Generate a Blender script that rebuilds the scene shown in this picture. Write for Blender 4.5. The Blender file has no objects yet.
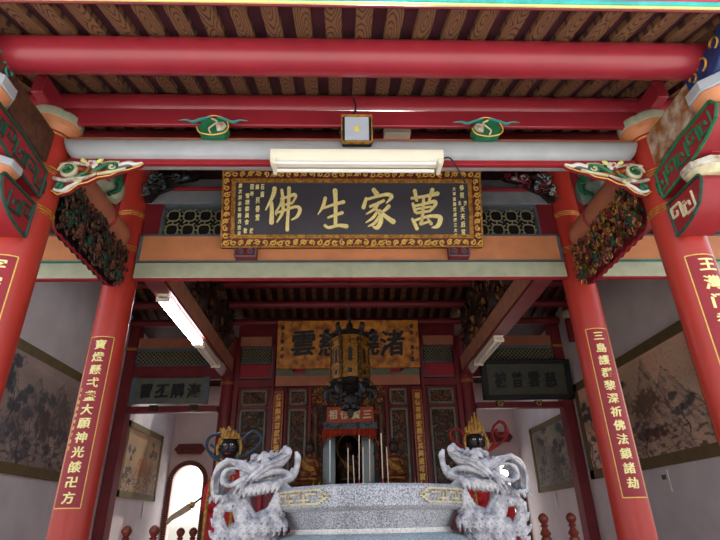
import bpy, bmesh, math, random
from mathutils import Vector, Matrix, noise
C = bpy.context.scene.collection
PI = math.pi
rnd = random.Random(7)
# ---------------------------------------------------------------- camera
F = 517.4
p_, y_, r_ = (math.radians(a) for a in (26.29, 2.25, -1.19))
fwd = Vector((math.sin(y_)*math.cos(p_), math.cos(y_)*math.cos(p_), math.sin(p_)))
rt = Vector((math.cos(y_), -math.sin(y_), 0)); up = rt.cross(fwd)
rt, up = math.cos(r_)*rt+math.sin(r_)*up, -math.sin(r_)*rt+math.cos(r_)*up
CAM = Vector((-0.13, 0, 1.6))
cd = bpy.data.cameras.new('camera'); cam = bpy.data.objects.new('camera', cd); C.objects.link(cam)
cd.sensor_width = 36; cd.lens = F/720*36; cd.clip_start = .05; cd.clip_end = 300
m4 = Matrix((rt, up, -fwd)).transposed().to_4x4(); m4.translation = CAM
cam.matrix_world = m4
bpy.context.scene.camera = cam
def at(px, py, D):
    "point where the sight line through a measured spot meets the plane at depth D"
    d = rt*(px-360)+up*(270-py)+fwd*F
    return CAM+d*(D/d.y)
# ---------------------------------------------------------------- materials
def s2l(c): return tuple((v/255/12.92 if v/255 <= .04045 else ((v/255+.055)/1.055)**2.4) for v in c)
MATS = {}
def mat(name, rgb, rough=.5, metal=0, var=.12, scale=6, bump=0, bscale=60, coat=0, rgb2=None, emit=0):
    if name in MATS: return MATS[name]
    m = bpy.data.materials.new(name); m.use_nodes = True; nt = m.node_tree; b = nt.nodes['Principled BSDF']
    N = nt.nodes.new; L = nt.links.new
    c = s2l(rgb); c2 = s2l(rgb2) if rgb2 else tuple(v*(1-var*2) for v in c)
    tc = N('ShaderNodeTexCoord'); nz = N('ShaderNodeTexNoise'); nz.inputs['Scale'].default_value = scale; nz.inputs['Detail'].default_value = 5
    L(tc.outputs['Object'], nz.inputs['Vector'])
    cr = N('ShaderNodeValToRGB'); cr.color_ramp.elements[0].position = .35; cr.color_ramp.elements[1].position = .62
    cr.color_ramp.elements[0].color = (*c2, 1); cr.color_ramp.elements[1].color = (*c, 1)
    L(nz.outputs['Fac'], cr.inputs['Fac']); L(cr.outputs['Color'], b.inputs['Base Color'])
    b.inputs['Roughness'].default_value = rough; b.inputs['Metallic'].default_value = metal
    b.inputs['Coat Weight'].default_value = coat; b.inputs['Coat Roughness'].default_value = .2
    if emit:
        b.inputs['Emission Color'].default_value = (*c, 1); b.inputs['Emission Strength'].default_value = emit
    if bump:
        n2 = N('ShaderNodeTexNoise'); n2.inputs['Scale'].default_value = bscale; n2.inputs['Detail'].default_value = 3
        L(tc.outputs['Object'], n2.inputs['Vector'])
        bp = N('ShaderNodeBump'); bp.inputs['Strength'].default_value = bump; bp.inputs['Distance'].default_value = .01
        L(n2.outputs['Fac'], bp.inputs['Height']); L(bp.outputs['Normal'], b.inputs['Normal'])
    MATS[name] = m; return m
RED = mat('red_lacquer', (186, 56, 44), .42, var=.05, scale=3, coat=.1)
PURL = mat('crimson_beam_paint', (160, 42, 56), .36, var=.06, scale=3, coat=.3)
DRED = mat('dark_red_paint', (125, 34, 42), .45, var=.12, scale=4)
CRIM = mat('crimson_panel_paint', (160, 34, 44), .5, var=.08)
GOLD = mat('gold_leaf', (240, 196, 92), .4, metal=.12, var=.1, scale=40)
PGOLD = mat('pale_gold_lettering', (255, 244, 168), .45, metal=0, var=.08, scale=30)
OGOLD = mat('old_gold', (208, 152, 66), .4, metal=.25, var=.3, scale=25)
GREYB = mat('pale_grey_beam_paint', (178, 183, 188), .45, var=.06, scale=5)
PEACH = mat('peach_orange_paint', (220, 146, 100), .55, var=.07, scale=5)
TERRA = mat('terracotta_beam_paint', (182, 112, 84), .5, var=.08, scale=5)
SAGE = mat('sage_beam_paint', (186, 192, 166), .5, var=.08, scale=7)
TEAL = mat('teal_trim_paint', (60, 150, 140), .5)
AQUA = mat('bright_aqua_paint', (70, 205, 200), .5)
YELL = mat('yellow_trim_paint', (245, 240, 150), .5, var=.04)
PINK = mat('pink_trim_paint', (225, 70, 95), .5, var=.06)
SLATE = mat('slate_blue_grey_paint', (98, 110, 118), .55)
NAVY = mat('navy_paint', (30, 60, 120), .5, var=.2, scale=14)
GREEN = mat('jade_green_paint', (40, 120, 80), .45, var=.15, scale=12)
DGREEN = mat('dark_green_paint', (38, 78, 62), .5, var=.2, scale=20)
CREAM = mat('cream_paint', (225, 215, 175), .5, var=.1, scale=20)
WHITE = mat('white_paint', (235, 232, 225), .45, var=.05)
WORN = mat('worn_white_paint', (222, 218, 205), .6, rgb2=(150, 120, 90), scale=14)
WOODP = mat('peeling_brown_paint', (150, 92, 46), .6, rgb2=(205, 190, 170), scale=9)
BRWOOD = mat('brown_wood', (105, 66, 46), .6, var=.3, scale=10)
DKWOOD = mat('dark_brown_wood', (62, 36, 28), .55, var=.25, scale=12)
BLACK = mat('near_black_carving', (34, 28, 30), .5, var=.3, scale=20)
CPURP = mat('dark_plum_ceiling_boards', (92, 50, 60), .65, var=.2, scale=4)
BOARD = mat('charcoal_plaque_board', (62, 60, 70), .5, var=.06, scale=5)
PLAST = mat('grey_plaster', (222, 214, 214), .85, var=.05, scale=2.5, bump=.15)
PLASW = mat('warm_plaster', (222, 202, 194), .85, var=.05, scale=2)
BRICK = mat('brick_arch', (128, 70, 52), .8, var=.25, scale=30, bump=.3)
GRDM = mat('pale_paving', (205, 200, 192), .8, var=.05, scale=3)
FLRM = mat('hall_tiles', (140, 96, 80), .5, var=.1, scale=4)
IVORY = mat('ivory_plastic', (245, 238, 215), .4, var=.02)
TUBE = mat('white_lamp_tube', (248, 248, 245), .25, var=.01)
LITT = mat('lit_lamp_tube', (235, 240, 255), .3, var=.01, emit=22)
ALU = mat('brushed_aluminium', (196, 206, 222), .3, metal=.15, var=.04)
LED = mat('yellow_led_chip', (240, 215, 60), .4, var=.03)
SKIN = mat('black_statue_face', (32, 28, 30), .35, var=.1)
BRONZE = mat('aged_bronze', (112, 82, 40), .42, metal=.55, var=.35, scale=18)
REDCL = mat('red_cloth', (190, 30, 40), .8, var=.15)
ORCL = mat('orange_red_curtain', (196, 64, 32), .7, var=.2, scale=15)
FLESH = mat('buddha_gold', (128, 74, 34), .38, metal=.45, var=.3, scale=14)
GLS = mat('grey_green_glass', (120, 130, 125), .15, var=.05)
RAILM = mat('red_brown_railing', (150, 70, 52), .35, var=.15, coat=.3)
SBLUE = mat('slate_blue_ribbon', (72, 98, 120), .5, var=.15)
RRIB = mat('dull_red_ribbon', (160, 48, 48), .5, var=.15)
CHARC = mat('black_lettering', (26, 26, 30), .6, var=.1)
OCHRE = mat('ochre_plaque_wood', (205, 130, 35), .45, rgb2=(130, 72, 26), scale=7)
GBOARD = mat('grey_green_plaque', (104, 108, 96), .6, var=.1)
PAPER = mat('white_paper', (225, 222, 215), .7, var=.03)
LEAF = mat('lime_leaf', (170, 200, 60), .5)
STICK = mat('pale_incense_stick', (196, 170, 150), .7)
PKST = mat('pink_incense_base', (190, 60, 90), .7)
LATT = mat('khaki_lattice', (150, 146, 112), .5)
OLIVE = mat('olive_silk_border', (112, 96, 62), .75, var=.08)
SAND = mat('ash_grey', (170, 165, 158), .9)

def granite(name, a, b):
    m = bpy.data.materials.new(name); m.use_nodes = True; nt = m.node_tree; bs = nt.nodes['Principled BSDF']
    N = nt.nodes.new; L = nt.links.new
    tc = N('ShaderNodeTexCoord'); n1 = N('ShaderNodeTexNoise'); n1.inputs['Scale'].default_value = 170; n1.inputs['Detail'].default_value = 2
    n2 = N('ShaderNodeTexNoise'); n2.inputs['Scale'].default_value = 5
    for n in (n1, n2): L(tc.outputs['Object'], n.inputs['Vector'])
    ad = N('ShaderNodeMath'); ad.operation = 'MULTIPLY_ADD'; L(n2.outputs['Fac'], ad.inputs[0]); ad.inputs[1].default_value = .35; L(n1.outputs['Fac'], ad.inputs[2])
    cr = N('ShaderNodeValToRGB'); cr.color_ramp.elements[0].position = .5; cr.color_ramp.elements[1].position = .82
    cr.color_ramp.elements[0].color = (*s2l(a), 1); cr.color_ramp.elements[1].color = (*s2l(b), 1)
    L(ad.outputs[0], cr.inputs['Fac']); L(cr.outputs['Color'], bs.inputs['Base Color'])
    bs.inputs['Roughness'].default_value = .55
    bp = N('ShaderNodeBump'); bp.inputs['Strength'].default_value = .35; bp.inputs['Distance'].default_value = .004
    L(n1.outputs['Fac'], bp.inputs['Height']); L(bp.outputs['Normal'], bs.inputs['Normal'])
    return m
GRAN = granite('grey_granite', (84, 86, 94), (172, 172, 178))
GRANB = granite('blue_grey_granite', (88, 100, 108), (168, 178, 182))
DRAG = mat('pale_carved_stone', (182, 178, 180), .55, rgb2=(122, 120, 130), scale=26, bump=.5, bscale=90)

def grain_mat():
    m = bpy.data.materials.new('grained_rafter_wood'); m.use_nodes = True; nt = m.node_tree; bs = nt.nodes['Principled BSDF']
    N = nt.nodes.new; L = nt.links.new
    tc = N('ShaderNodeTexCoord'); oi = N('ShaderNodeObjectInfo')
    mp = N('ShaderNodeMapping'); mp.inputs['Scale'].default_value = (17, 3.6, 0)
    L(tc.outputs['Object'], mp.inputs['Vector'])
    cb = N('ShaderNodeCombineXYZ'); mu = N('ShaderNodeMath'); mu.operation = 'MULTIPLY'; L(oi.outputs['Random'], mu.inputs[0]); mu.inputs[1].default_value = 37
    L(mu.outputs[0], cb.inputs['Y']); mu2 = N('ShaderNodeMath'); mu2.operation = 'MULTIPLY_ADD'; L(oi.outputs['Random'], mu2.inputs[0]); mu2.inputs[1].default_value = .9; mu2.inputs[2].default_value = -.45
    L(mu2.outputs[0], cb.inputs['X'])
    va = N('ShaderNodeVectorMath'); va.operation = 'ADD'; L(mp.outputs[0], va.inputs[0]); L(cb.outputs[0], va.inputs[1])
    # repeated elongated rings: fold Y into cells, then distance from the cell centre
    sp = N('ShaderNodeSeparateXYZ'); L(va.outputs[0], sp.inputs[0])
    fr = N('ShaderNodeMath'); fr.operation = 'PINGPONG'; L(sp.outputs['Y'], fr.inputs[0]); fr.inputs[1].default_value = 1.1
    c2 = N('ShaderNodeCombineXYZ'); L(sp.outputs['X'], c2.inputs['X']); L(fr.outputs[0], c2.inputs['Y'])
    nz = N('ShaderNodeTexNoise'); nz.inputs['Scale'].default_value = 1.1; L(va.outputs[0], nz.inputs['Vector'])
    ln = N('ShaderNodeVectorMath'); ln.operation = 'LENGTH'; L(c2.outputs[0], ln.inputs[0])
    ad = N('ShaderNodeMath'); ad.operation = 'MULTIPLY_ADD'; L(nz.outputs['Fac'], ad.inputs[0]); ad.inputs[1].default_value = .5; L(ln.outputs['Value'], ad.inputs[2])
    ml = N('ShaderNodeMath'); ml.operation = 'MULTIPLY'; L(ad.outputs[0], ml.inputs[0]); ml.inputs[1].default_value = 24
    sn = N('ShaderNodeMath'); sn.operation = 'SINE'; L(ml.outputs[0], sn.inputs[0])
    cr = N('ShaderNodeValToRGB'); e = cr.color_ramp.elements; e[0].position = .12; e[1].position = .34
    e[0].color = (*s2l((70, 50, 46)), 1); e[1].color = (*s2l((130, 95, 64)), 1)
    mr = N('ShaderNodeMapRange'); mr.inputs['From Min'].default_value = -1; L(sn.outputs[0], mr.inputs['Value'])
    L(mr.outputs[0], cr.inputs['Fac']); L(cr.outputs['Color'], bs.inputs['Base Color']); bs.inputs['Roughness'].default_value = .6
    return m
GRAIN = grain_mat()

def vcol_mat(name, rough=.8):
    m = bpy.data.materials.new(name); m.use_nodes = True; nt = m.node_tree
    a = nt.nodes.new('ShaderNodeAttribute'); a.attribute_name = 'paint'
    nt.links.new(a.outputs['Color'], nt.nodes['Principled BSDF'].inputs['Base Color'])
    nt.nodes['Principled BSDF'].inputs['Roughness'].default_value = rough
    return m
PICT = vcol_mat('painted_landscape')

# ---------------------------------------------------------------- mesh builder
WL = {}
class MB:
    def __init__(s): s.v = []; s.f = []; s.m = []
    def add(s, vs, fs, m=0):
        k = len(s.v); s.v += [Vector(v) for v in vs]
        for f in fs: s.f.append([i+k for i in f]); s.m.append(m)
        return s
    def box(s, x0, x1, y0, y1, z0, z1, m=0):
        return s.add([(x, y, z) for x in (x0, x1) for y in (y0, y1) for z in (z0, z1)],
                     [(0, 1, 3, 2), (4, 6, 7, 5), (0, 4, 5, 1), (2, 3, 7, 6), (0, 2, 6, 4), (1, 5, 7, 3)], m)
    def tube(s, pts, r, n=8, m=0, flat=1.0):
        pts = [Vector(p) for p in pts]; K = len(pts)
        if not hasattr(r, '__len__'): r = [r]*K
        t = [(pts[min(i+1, K-1)]-pts[max(i-1, 0)]).normalized() for i in range(K)]
        a = Vector((0, 0, 1)) if abs(t[0].z) < .9 else Vector((1, 0, 0))
        u = t[0].cross(a).normalized(); vs = []
        for i in range(K):
            u = (u-t[i]*u.dot(t[i])).normalized(); w = t[i].cross(u)
            for j in range(n):
                q = 2*PI*j/n; vs.append(pts[i]+(u*math.cos(q)+w*math.sin(q)*flat)*r[i])
        fs = [(i*n+j, i*n+(j+1) % n, (i+1)*n+(j+1) % n, (i+1)*n+j) for i in range(K-1) for j in range(n)]
        fs += [tuple(range(n-1, -1, -1)), tuple(range((K-1)*n, K*n))]
        return s.add(vs, fs, m)
    def lathe(s, prof, cx, cy, n=24, m=0, rf=None):
        vs = []
        for r, z in prof:
            for j in range(n):
                q = 2*PI*j/n; k = rf(q) if rf else 1
                vs.append((cx+r*k*math.cos(q), cy+r*k*math.sin(q), z))
        K = len(prof)
        fs = [(i*n+j, i*n+(j+1) % n, (i+1)*n+(j+1) % n, (i+1)*n+j) for i in range(K-1) for j in range(n)]
        fs += [tuple(range(n-1, -1, -1)), tuple(range((K-1)*n, K*n))]
        return s.add(vs, fs, m)
    def prism(s, poly, plane, lo, hi, m=0):
        P = {'xz': lambda a, b, d: (a, d, b), 'yz': lambda a, b, d: (d, a, b), 'xy': lambda a, b, d: (a, b, d)}[plane]
        n = len(poly); vs = [P(a, b, lo) for a, b in poly]+[P(a, b, hi) for a, b in poly]
        fs = [tuple(range(n)), tuple(range(2*n-1, n-1, -1))]+[(i, i+n, (i+1) % n+n, (i+1) % n) for i in range(n)]
        return s.add(vs, fs, m)
    def ball(s, c, r, n=10, m=0):
        if not hasattr(r, '__len__'): r = (r, r, r)
        h = max(4, n*2//3); vs = [(c[0], c[1], c[2]-r[2])]
        for i in range(1, h):
            a = -PI/2+PI*i/h
            for j in range(n):
                q = 2*PI*j/n; vs.append((c[0]+r[0]*math.cos(a)*math.cos(q), c[1]+r[1]*math.cos(a)*math.sin(q), c[2]+r[2]*math.sin(a)))
        vs.append((c[0], c[1], c[2]+r[2])); e = len(vs)-1
        fs = [(0, 1+(j+1) % n, 1+j) for j in range(n)]
        fs += [(1+i*n+j, 1+i*n+(j+1) % n, 1+(i+1)*n+(j+1) % n, 1+(i+1)*n+j) for i in range(h-2) for j in range(n)]
        fs += [(e, 1+(h-2)*n+j, 1+(h-2)*n+(j+1) % n) for j in range(n)]
        return s.add(vs, fs, m)
    def map(s, fn): s.v = [Vector(fn(v)) for v in s.v]; return s
    def ext(s, o):
        k = len(s.v); s.v += o.v; s.f += [[i+k for i in f] for f in o.f]; s.m += o.m; return s
    def build(s, name, mats, parent=None, loc=None, smooth=None, bevel=0, seg=2):
        if not isinstance(mats, (list, tuple)): mats = [mats]
        if parent is not None: o0 = WL[parent.name]
        elif loc is not None: o0 = Vector(loc)
        else:
            lo = [min(v[i] for v in s.v) for i in range(3)]; hi = [max(v[i] for v in s.v) for i in range(3)]
            o0 = Vector(((lo[0]+hi[0])/2, (lo[1]+hi[1])/2, lo[2]))
        me = bpy.data.meshes.new(name); me.from_pydata([v-o0 for v in s.v], [], s.f)
        for x in mats: me.materials.append(x)
        me.polygons.foreach_set('material_index', s.m)
        bm = bmesh.new(); bm.from_mesh(me); bmesh.ops.recalc_face_normals(bm, faces=bm.faces); bm.to_mesh(me); bm.free()
        try: me.shade_smooth(); me.set_sharp_from_angle(angle=math.radians(42))
        except Exception: pass
        o = bpy.data.objects.new(name, me); C.objects.link(o)
        if parent is not None: o.parent = parent; WL[o.name] = o0
        else: o.location = o0; WL[o.name] = o0
        if bevel:
            b = o.modifiers.new('bevel', 'BEVEL'); b.width = bevel; b.segments = seg; b.limit_method = 'ANGLE'; b.angle_limit = math.radians(50)
        return o
def tag(o, label, cat, group=None):
    o['label'] = label; o['category'] = cat
    if group: o['group'] = group
    return o
def thing(name, loc, label, cat, group=None):
    o = bpy.data.objects.new(name, None); C.objects.link(o); o.location = loc; o.empty_display_size = .1
    WL[o.name] = Vector(loc); return tag(o, label, cat, group)
def struct(o): o['kind'] = 'structure'; return o
def dup(root, loc=None, label=None, group=None, mirror=False):
    r = root.copy(); C.objects.link(r)
    if loc is not None: r.location = loc
    if mirror: r.scale = (-1, 1, 1)
    if label: r['label'] = label
    if group: r['group'] = group
    for ch in list(root.children):
        c = ch.copy(); C.objects.link(c); c.parent = r
        for g in list(ch.children):
            d = g.copy(); C.objects.link(d); d.parent = c
    return r
def mx(s, mb): return mb.map(lambda v: (v.x*s, v.y, v.z))

def spiral(cx, cz, r0, r1, a0, turns, y, n=18, sx=1):
    return [(cx+sx*(r0+(r1-r0)*i/n)*math.cos(a0+2*PI*turns*i/n), y, cz+(r0+(r1-r0)*i/n)*math.sin(a0+2*PI*turns*i/n)) for i in range(n+1)]
def smooth_path(pts, k=5):
    P = [Vector(p) for p in pts]; out = []
    for i in range(len(P)-1):
        a = P[max(i-1, 0)]; b = P[i]; c = P[i+1]; d = P[min(i+2, len(P)-1)]
        for j in range(k):
            t = j/k; out.append(.5*((2*b)+(c-a)*t+(2*a-5*b+4*c-d)*t*t+(3*b-a-3*c+d)*t**3))
    out.append(P[-1]); return out
def lerp_r(r, n):
    return [r[min(int(i/(n-1)*(len(r)-1)), len(r)-2)]*(1-f)+r[min(int(i/(n-1)*(len(r)-1)), len(r)-2)+1]*f
            for i in range(n) for f in [i/(n-1)*(len(r)-1)-min(int(i/(n-1)*(len(r)-1)), len(r)-2)]]

def carving(w, h, n, seed, nm, size=.035, depth=.02, inside=None):
    "relief of curls, leaves and blossoms over a w x h field, in local (u, d, v)"
    R = random.Random(seed); mb = MB()
    for _ in range(n):
        for _t in range(20):
            u = R.uniform(0, w); v = R.uniform(0, h)
            if inside is None or inside(u, v): break
        m = R.randrange(nm); k = R.random(); s = size*R.uniform(.6, 1.3); d = -R.uniform(.2, 1)*depth
        if k < .5:
            a0 = R.uniform(0, 6.28); t = R.choice((-1, 1))*R.uniform(.5, 1.1)
            P = [(x, d+(y_ if False else 0), z) for x, _, z in spiral(u, v, s, s*.25, a0, t, 0, 9)]
            mb.tube(P, lerp_r([s*.12, s*.24, s*.2], 10), 5, m)
        elif k < .78:
            a = R.uniform(0, 6.28); c_, s_ = math.cos(a), math.sin(a)
            P = [(u+(q*c_-b*s_)*s, d-.006*(1-abs(q)), v+(q*s_+b*c_)*s) for q, b in ((-1, 0), (-.4, .18), (.3, .2), (1, -.1))]
            mb.tube(P, [s*.08, s*.32, s*.28, s*.04], 5, m)
        else:
            for j in range(5):
                a = j*2*PI/5; mb.ball((u+s*.32*math.cos(a), d, v+s*.32*math.sin(a)), (s*.24, s*.16, s*.24), 6, m)
            mb.ball((u, d-s*.1, v), s*.16, 6, (m+1) % nm)
    return mb

# ---------------------------------------------------------------- lettering
GC = {}
def glyph_mesh(ch, off=0.0):
    k = (ch, off)
    if k not in GC:
        c = bpy.data.curves.new('g', 'FONT'); c.body = ch; c.size = 1; c.offset = off; c.extrude = .5; c.resolution_u = 3
        o = bpy.data.objects.new('g', c); C.objects.link(o)
        dg = bpy.context.evaluated_depsgraph_get(); dg.update()
        me = bpy.data.meshes.new_from_object(o.evaluated_get(dg))
        vs = [v.co.copy() for v in me.vertices]; fs = [list(p.vertices) for p in me.polygons]
        bpy.data.objects.remove(o); bpy.data.curves.remove(c); bpy.data.meshes.remove(me)
        x0 = min(v.x for v in vs); x1 = max(v.x for v in vs); y0 = min(v.y for v in vs); y1 = max(v.y for v in vs)
        GC[k] = ([Vector((v.x-(x0+x1)/2, v.y-(y0+y1)/2, v.z)) for v in vs], fs)
    return GC[k]
def put_glyph(mb, ch, u, v, w, h, th, m=0, off=.012, slant=0.05, cut=0, rise=.06, bold=.028):
    if bold:
        for du, dv in ((-bold, bold*.5), (bold, -bold*.5)): put_glyph(mb, ch, u+du*w, v+dv*h, w, h, th if du < 0 else th*1.08, m, off, slant, cut, rise, 0)
        return mb
    vs, fs = glyph_mesh(ch, off)
    pts = [Vector((u+(p.x+slant*p.y)*w, -(p.z+.5)*th, v+(p.y+rise*p.x)*h)) for p in vs]
    if cut:
        bm = bmesh.new(); B = [bm.verts.new(p) for p in pts]
        for f in fs:
            try: bm.faces.new([B[i] for i in f])
            except ValueError: pass
        x = u-w*.6
        while x < u+w*.6:
            bmesh.ops.bisect_plane(bm, geom=bm.verts[:]+bm.edges[:]+bm.faces[:], plane_co=(x, 0, 0), plane_no=(1, 0, 0)); x += cut
        bm.verts.index_update(); pts = [q.co.copy() for q in bm.verts]; fs = [[q.index for q in f.verts] for f in bm.faces]; bm.free()
    mb.add(pts, fs, m); return mb
def stroke(mb, pts, ws, th=.01, m=0, y=0):
    "a brush stroke: tapered flat ribbon with thickness, in the x-z plane"
    P = smooth_path([(a, 0, b) for a, b in pts], 5); W = lerp_r(ws, len(P)); L_, R_ = [], []
    for i, p in enumerate(P):
        t = (P[min(i+1, len(P)-1)]-P[max(i-1, 0)]).normalized(); n = Vector((-t.z, 0, t.x))*W[i]/2
        L_.append(p+n); R_.append(p-n)
    n = len(P)
    t0 = (P[1]-P[0]).normalized(); t1 = (P[-1]-P[-2]).normalized()
    vs = [(q.x, y-th, q.z) for q in L_]+[(q.x, y-th, q.z) for q in R_]+[(q.x, y, q.z) for q in L_]+[(q.x, y, q.z) for q in R_]
    fs = []
    for i in range(n-1):
        fs += [(i, i+1, n+i+1, n+i), (i, 2*n+i, 2*n+i+1, i+1), (n+i, n+i+1, 3*n+i+1, 3*n+i)]
    fs += [(0, n, 3*n, 2*n), (n-1, 3*n-1, 4*n-1, 2*n-1)]
    mb.add(vs, fs, m)
    for p, w in ((P[0], W[0]), (P[-1], W[-1])):          # rounded brush ends
        mb.prism([(p.x+w/2*math.cos(a*PI/5), p.z+w/2*math.sin(a*PI/5)) for a in range(10)], 'xz', y-th, y, m)
# ================================================================ SETTING
struct(MB().box(-14, 14, -14, 3.32, -.2, 0).build('floor_courtyard', GRDM))
struct(MB().box(-5.2, 5.2, 3.32, 15.7, -.2, .45).build('floor_hall', FLRM))
struct(MB().box(-14, 14, 15.7, 30, -.2, .3).build('floor_back_yard', GRDM))
for s, n in ((-1, 'left'), (1, 'right')):
    w = MB().box(4.95, 5.2, 5.3, 5.5, .45, 7.2); w.box(4.95, 5.2, 5.5, 6.8, 3.7, 7.2); w.box(4.95, 5.2, 6.8, 15.7, .45, 7.2)  # unseen doorway and open porch side, shaped to let daylight into the hall
    struct(mx(s, w).build('wall_'+n, PLAST if n == 'right' else PLAST))
# back wall with two brick arched doorways
def arch_pts(cx, r, z0, zs, n=16): return [(cx-r, z0), (cx+r, z0)]+[(cx+r*math.cos(PI*i/n), zs+r*math.sin(PI*i/n)) for i in range(n+1)]
AX, AR, AZ = 4.385, .42, 2.78
bw = MB()
for s in (-1, 1):
    y0, y1 = 15.5, 15.7; n = 16
    a = [(AX-AR, .45)]+[(AX-AR*math.cos(PI*i/n), AZ+AR*math.sin(PI*i/n)) for i in range(n+1)]+[(AX+AR, .45)]
    m = MB(); top = 7.2
    m.box(2.4, AX-AR, y0, y1, .45, AZ); m.box(AX+AR, 4.95, y0, y1, .45, AZ)
    m.box(2.4, AX-AR, y0, y1, AZ, top); m.box(AX+AR, 4.95, y0, y1, AZ, top)
    for i in range(n):
        x0, z0 = a[1+i]; x1, z1 = a[2+i]
        m.prism([(x0, z0), (x1, z1), (x1, top), (x0, top)], 'xz', y0, y1)
    bw.ext(mx(s, m))
bw.box(-2.4, 2.4, 15.5, 15.7, .45, 7.2)
struct(bw.build('wall_back', PLASW))
for s, n in ((-1, 'left'), (1, 'right')):
    m = MB(); k = 26; ro = AR+.12
    pts = [(AX-AR, .45), (AX-AR, 1.2), (AX-AR, 2.0)]+[(AX-AR*math.cos(PI*i/k), AZ+AR*math.sin(PI*i/k)) for i in range(k+1)]+[(AX+AR, 2.0), (AX+AR, 1.2), (AX+AR, .45)]
    out = [(AX-ro, .45), (AX-ro, 1.2), (AX-ro, 2.0)]+[(AX-ro*math.cos(PI*i/k), AZ+ro*math.sin(PI*i/k)) for i in range(k+1)]+[(AX+ro, 2.0), (AX+ro, 1.2), (AX+ro, .45)]
    def seg(a, b, c, d, j):  # individual bricks with mortar gaps
        f = .06
        A = [(a[0]+(b[0]-a[0])*f, a[1]+(b[1]-a[1])*f), (b[0]+(a[0]-b[0])*f, b[1]+(a[1]-b[1])*f), (c[0]+(d[0]-c[0])*f, c[1]+(d[1]-c[1])*f), (d[0]+(c[0]-d[0])*f, d[1]+(c[1]-d[1])*f)]
        m.prism(A, 'xz', 15.44, 15.5, 0)
    for i in range(len(pts)-1):
        L_ = math.dist(pts[i], pts[i+1]); q = max(1, round(L_/.055))
        for j in range(q):
            f0, f1 = j/q, (j+1)/q
            I = lambda P, f: (P[i][0]+(P[i+1][0]-P[i][0])*f, P[i][1]+(P[i+1][1]-P[i][1])*f)
            seg(I(pts, f0), I(pts, f1), I(out, f1), I(out, f0), j)
    struct(mx(s, m).build('trim_1' if s < 0 else 'trim_2', BRICK))

# roofs: boards above the rafters (front slope, inner front slope, inner rear slope, rear room)
def slab(name, prof, x0, x1, th, m):
    a = MB(); pl = [(y, z) for y, z in prof]+[(y, z+th) for y, z in reversed(prof)]
    return struct(a.prism(pl, 'yz', x0, x1).build(name, m))
def zr(D): return 4.80+.386*(D-2.61)
slab('ceiling_eave', [(2.27, zr(2.27)+.055), (5.3, zr(5.3)+.055)], -5.2, 5.2, .12, CPURP)
slab('ceiling_hall', [(5.3, zr(5.3)+.06), (8.45, 6.62), (11.6, 5.98)], -4.95, 4.95, .12, DKWOOD)
slab('ceiling_back', [(11.6, 5.98), (13.1, 5.8)], -4.95, 4.95, .12, DKWOOD)

slab('ceiling_rear', [(14.2, 5.6), (15.6, 5.4)], -4.95, 4.95, .12, DKWOOD)  # gap before this slab is an unseen skylight, added to brighten the rear room
# ================================================================ ROOF TIMBERS
r0 = MB()
def rafter(x0, x1, pr, th=.055):
    m = MB(); return m.prism([(y, z) for y, z in pr]+[(y, z+th) for y, z in reversed(pr)], 'yz', x0, x1)
rf = rafter(-.057, .057, [(2.29, zr(2.29)), (5.28, zr(5.28))]).build('rafter', GRAIN, loc=(0, 2.29, zr(2.29)))
tag(rf, 'flat brown grained rafter under the plum boards of the front eave', 'rafter', 'grained rafters under the front eave')
for i in range(-17, 18):
    o = rf if i == 0 else dup(rf); o.location.x = i*.2126+.03
rf2 = rafter(-.05, .05, [(8.6, 6.5), (11.45, 5.93)]).build('rafter', BRWOOD, loc=(0, 8.6, 6.5))
tag(rf2, 'plain brown rafter in the dim hall ceiling above the rear purlins', 'rafter', 'brown rafters of the hall ceiling')
for i in range(-19, 20):
    o = rf2 if i == 0 else dup(rf2); o.location.x = i*.245
def beam(pts, r, m, label, n=20, nm='purlin', group=None):
    return tag(MB().tube(pts, r, n).build(nm, m), label, 'beam', group)
beam([(-4.9, 2.75, 4.715), (4.9, 2.75, 4.715)], .134, PURL, 'glossy crimson round eave purlin, the thickest and topmost in the picture', 32)
p2 = thing('purlin', (0, 3.62, 4.78), 'crimson round purlin over the front column capitals with a flat beam below', 'beam')
MB().tube([(-4.9, 3.64, 5.06), (4.9, 3.64, 5.06)], .125, 28).build('round_pole', PURL, p2)
MB().box(-4.9, 4.9, 3.54, 3.58, 4.775, 4.96).build('flat_beam', PURL, p2, bevel=.012)
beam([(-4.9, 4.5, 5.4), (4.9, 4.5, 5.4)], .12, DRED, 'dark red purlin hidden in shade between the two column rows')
for D, z, w in ((11.25, 5.82, 'just above the ochre plaque'), (10.5, 5.95, 'second up from the ochre plaque'), (9.75, 6.1, 'third up from the ochre plaque'), (8.45, 6.45, 'highest one at the ridge')):
    beam([(-4.94, D, z), (4.94, D, z)], .085, DRED, 'dark plum hall purlin, '+w, 14)
tr = thing('eave_board', (0, 2.25, zr(2.25)), 'painted eave board with yellow, aqua and pink stripes along the top edge', 'eave board')
for nm, z0, z1, y, m in (('red_lip', -.006, .012, .024, DRED), ('yellow_strip', .012, .028, .012, YELL), ('aqua_strip', .028, .062, 0, AQUA), ('pink_strip', .062, .3, -.01, PINK)):
    MB().box(-4.9, 4.9, 2.245+y, 2.285, zr(2.28)-.02+z0, zr(2.28)-.02+z1).build(nm, m, tr, bevel=.006)

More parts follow.
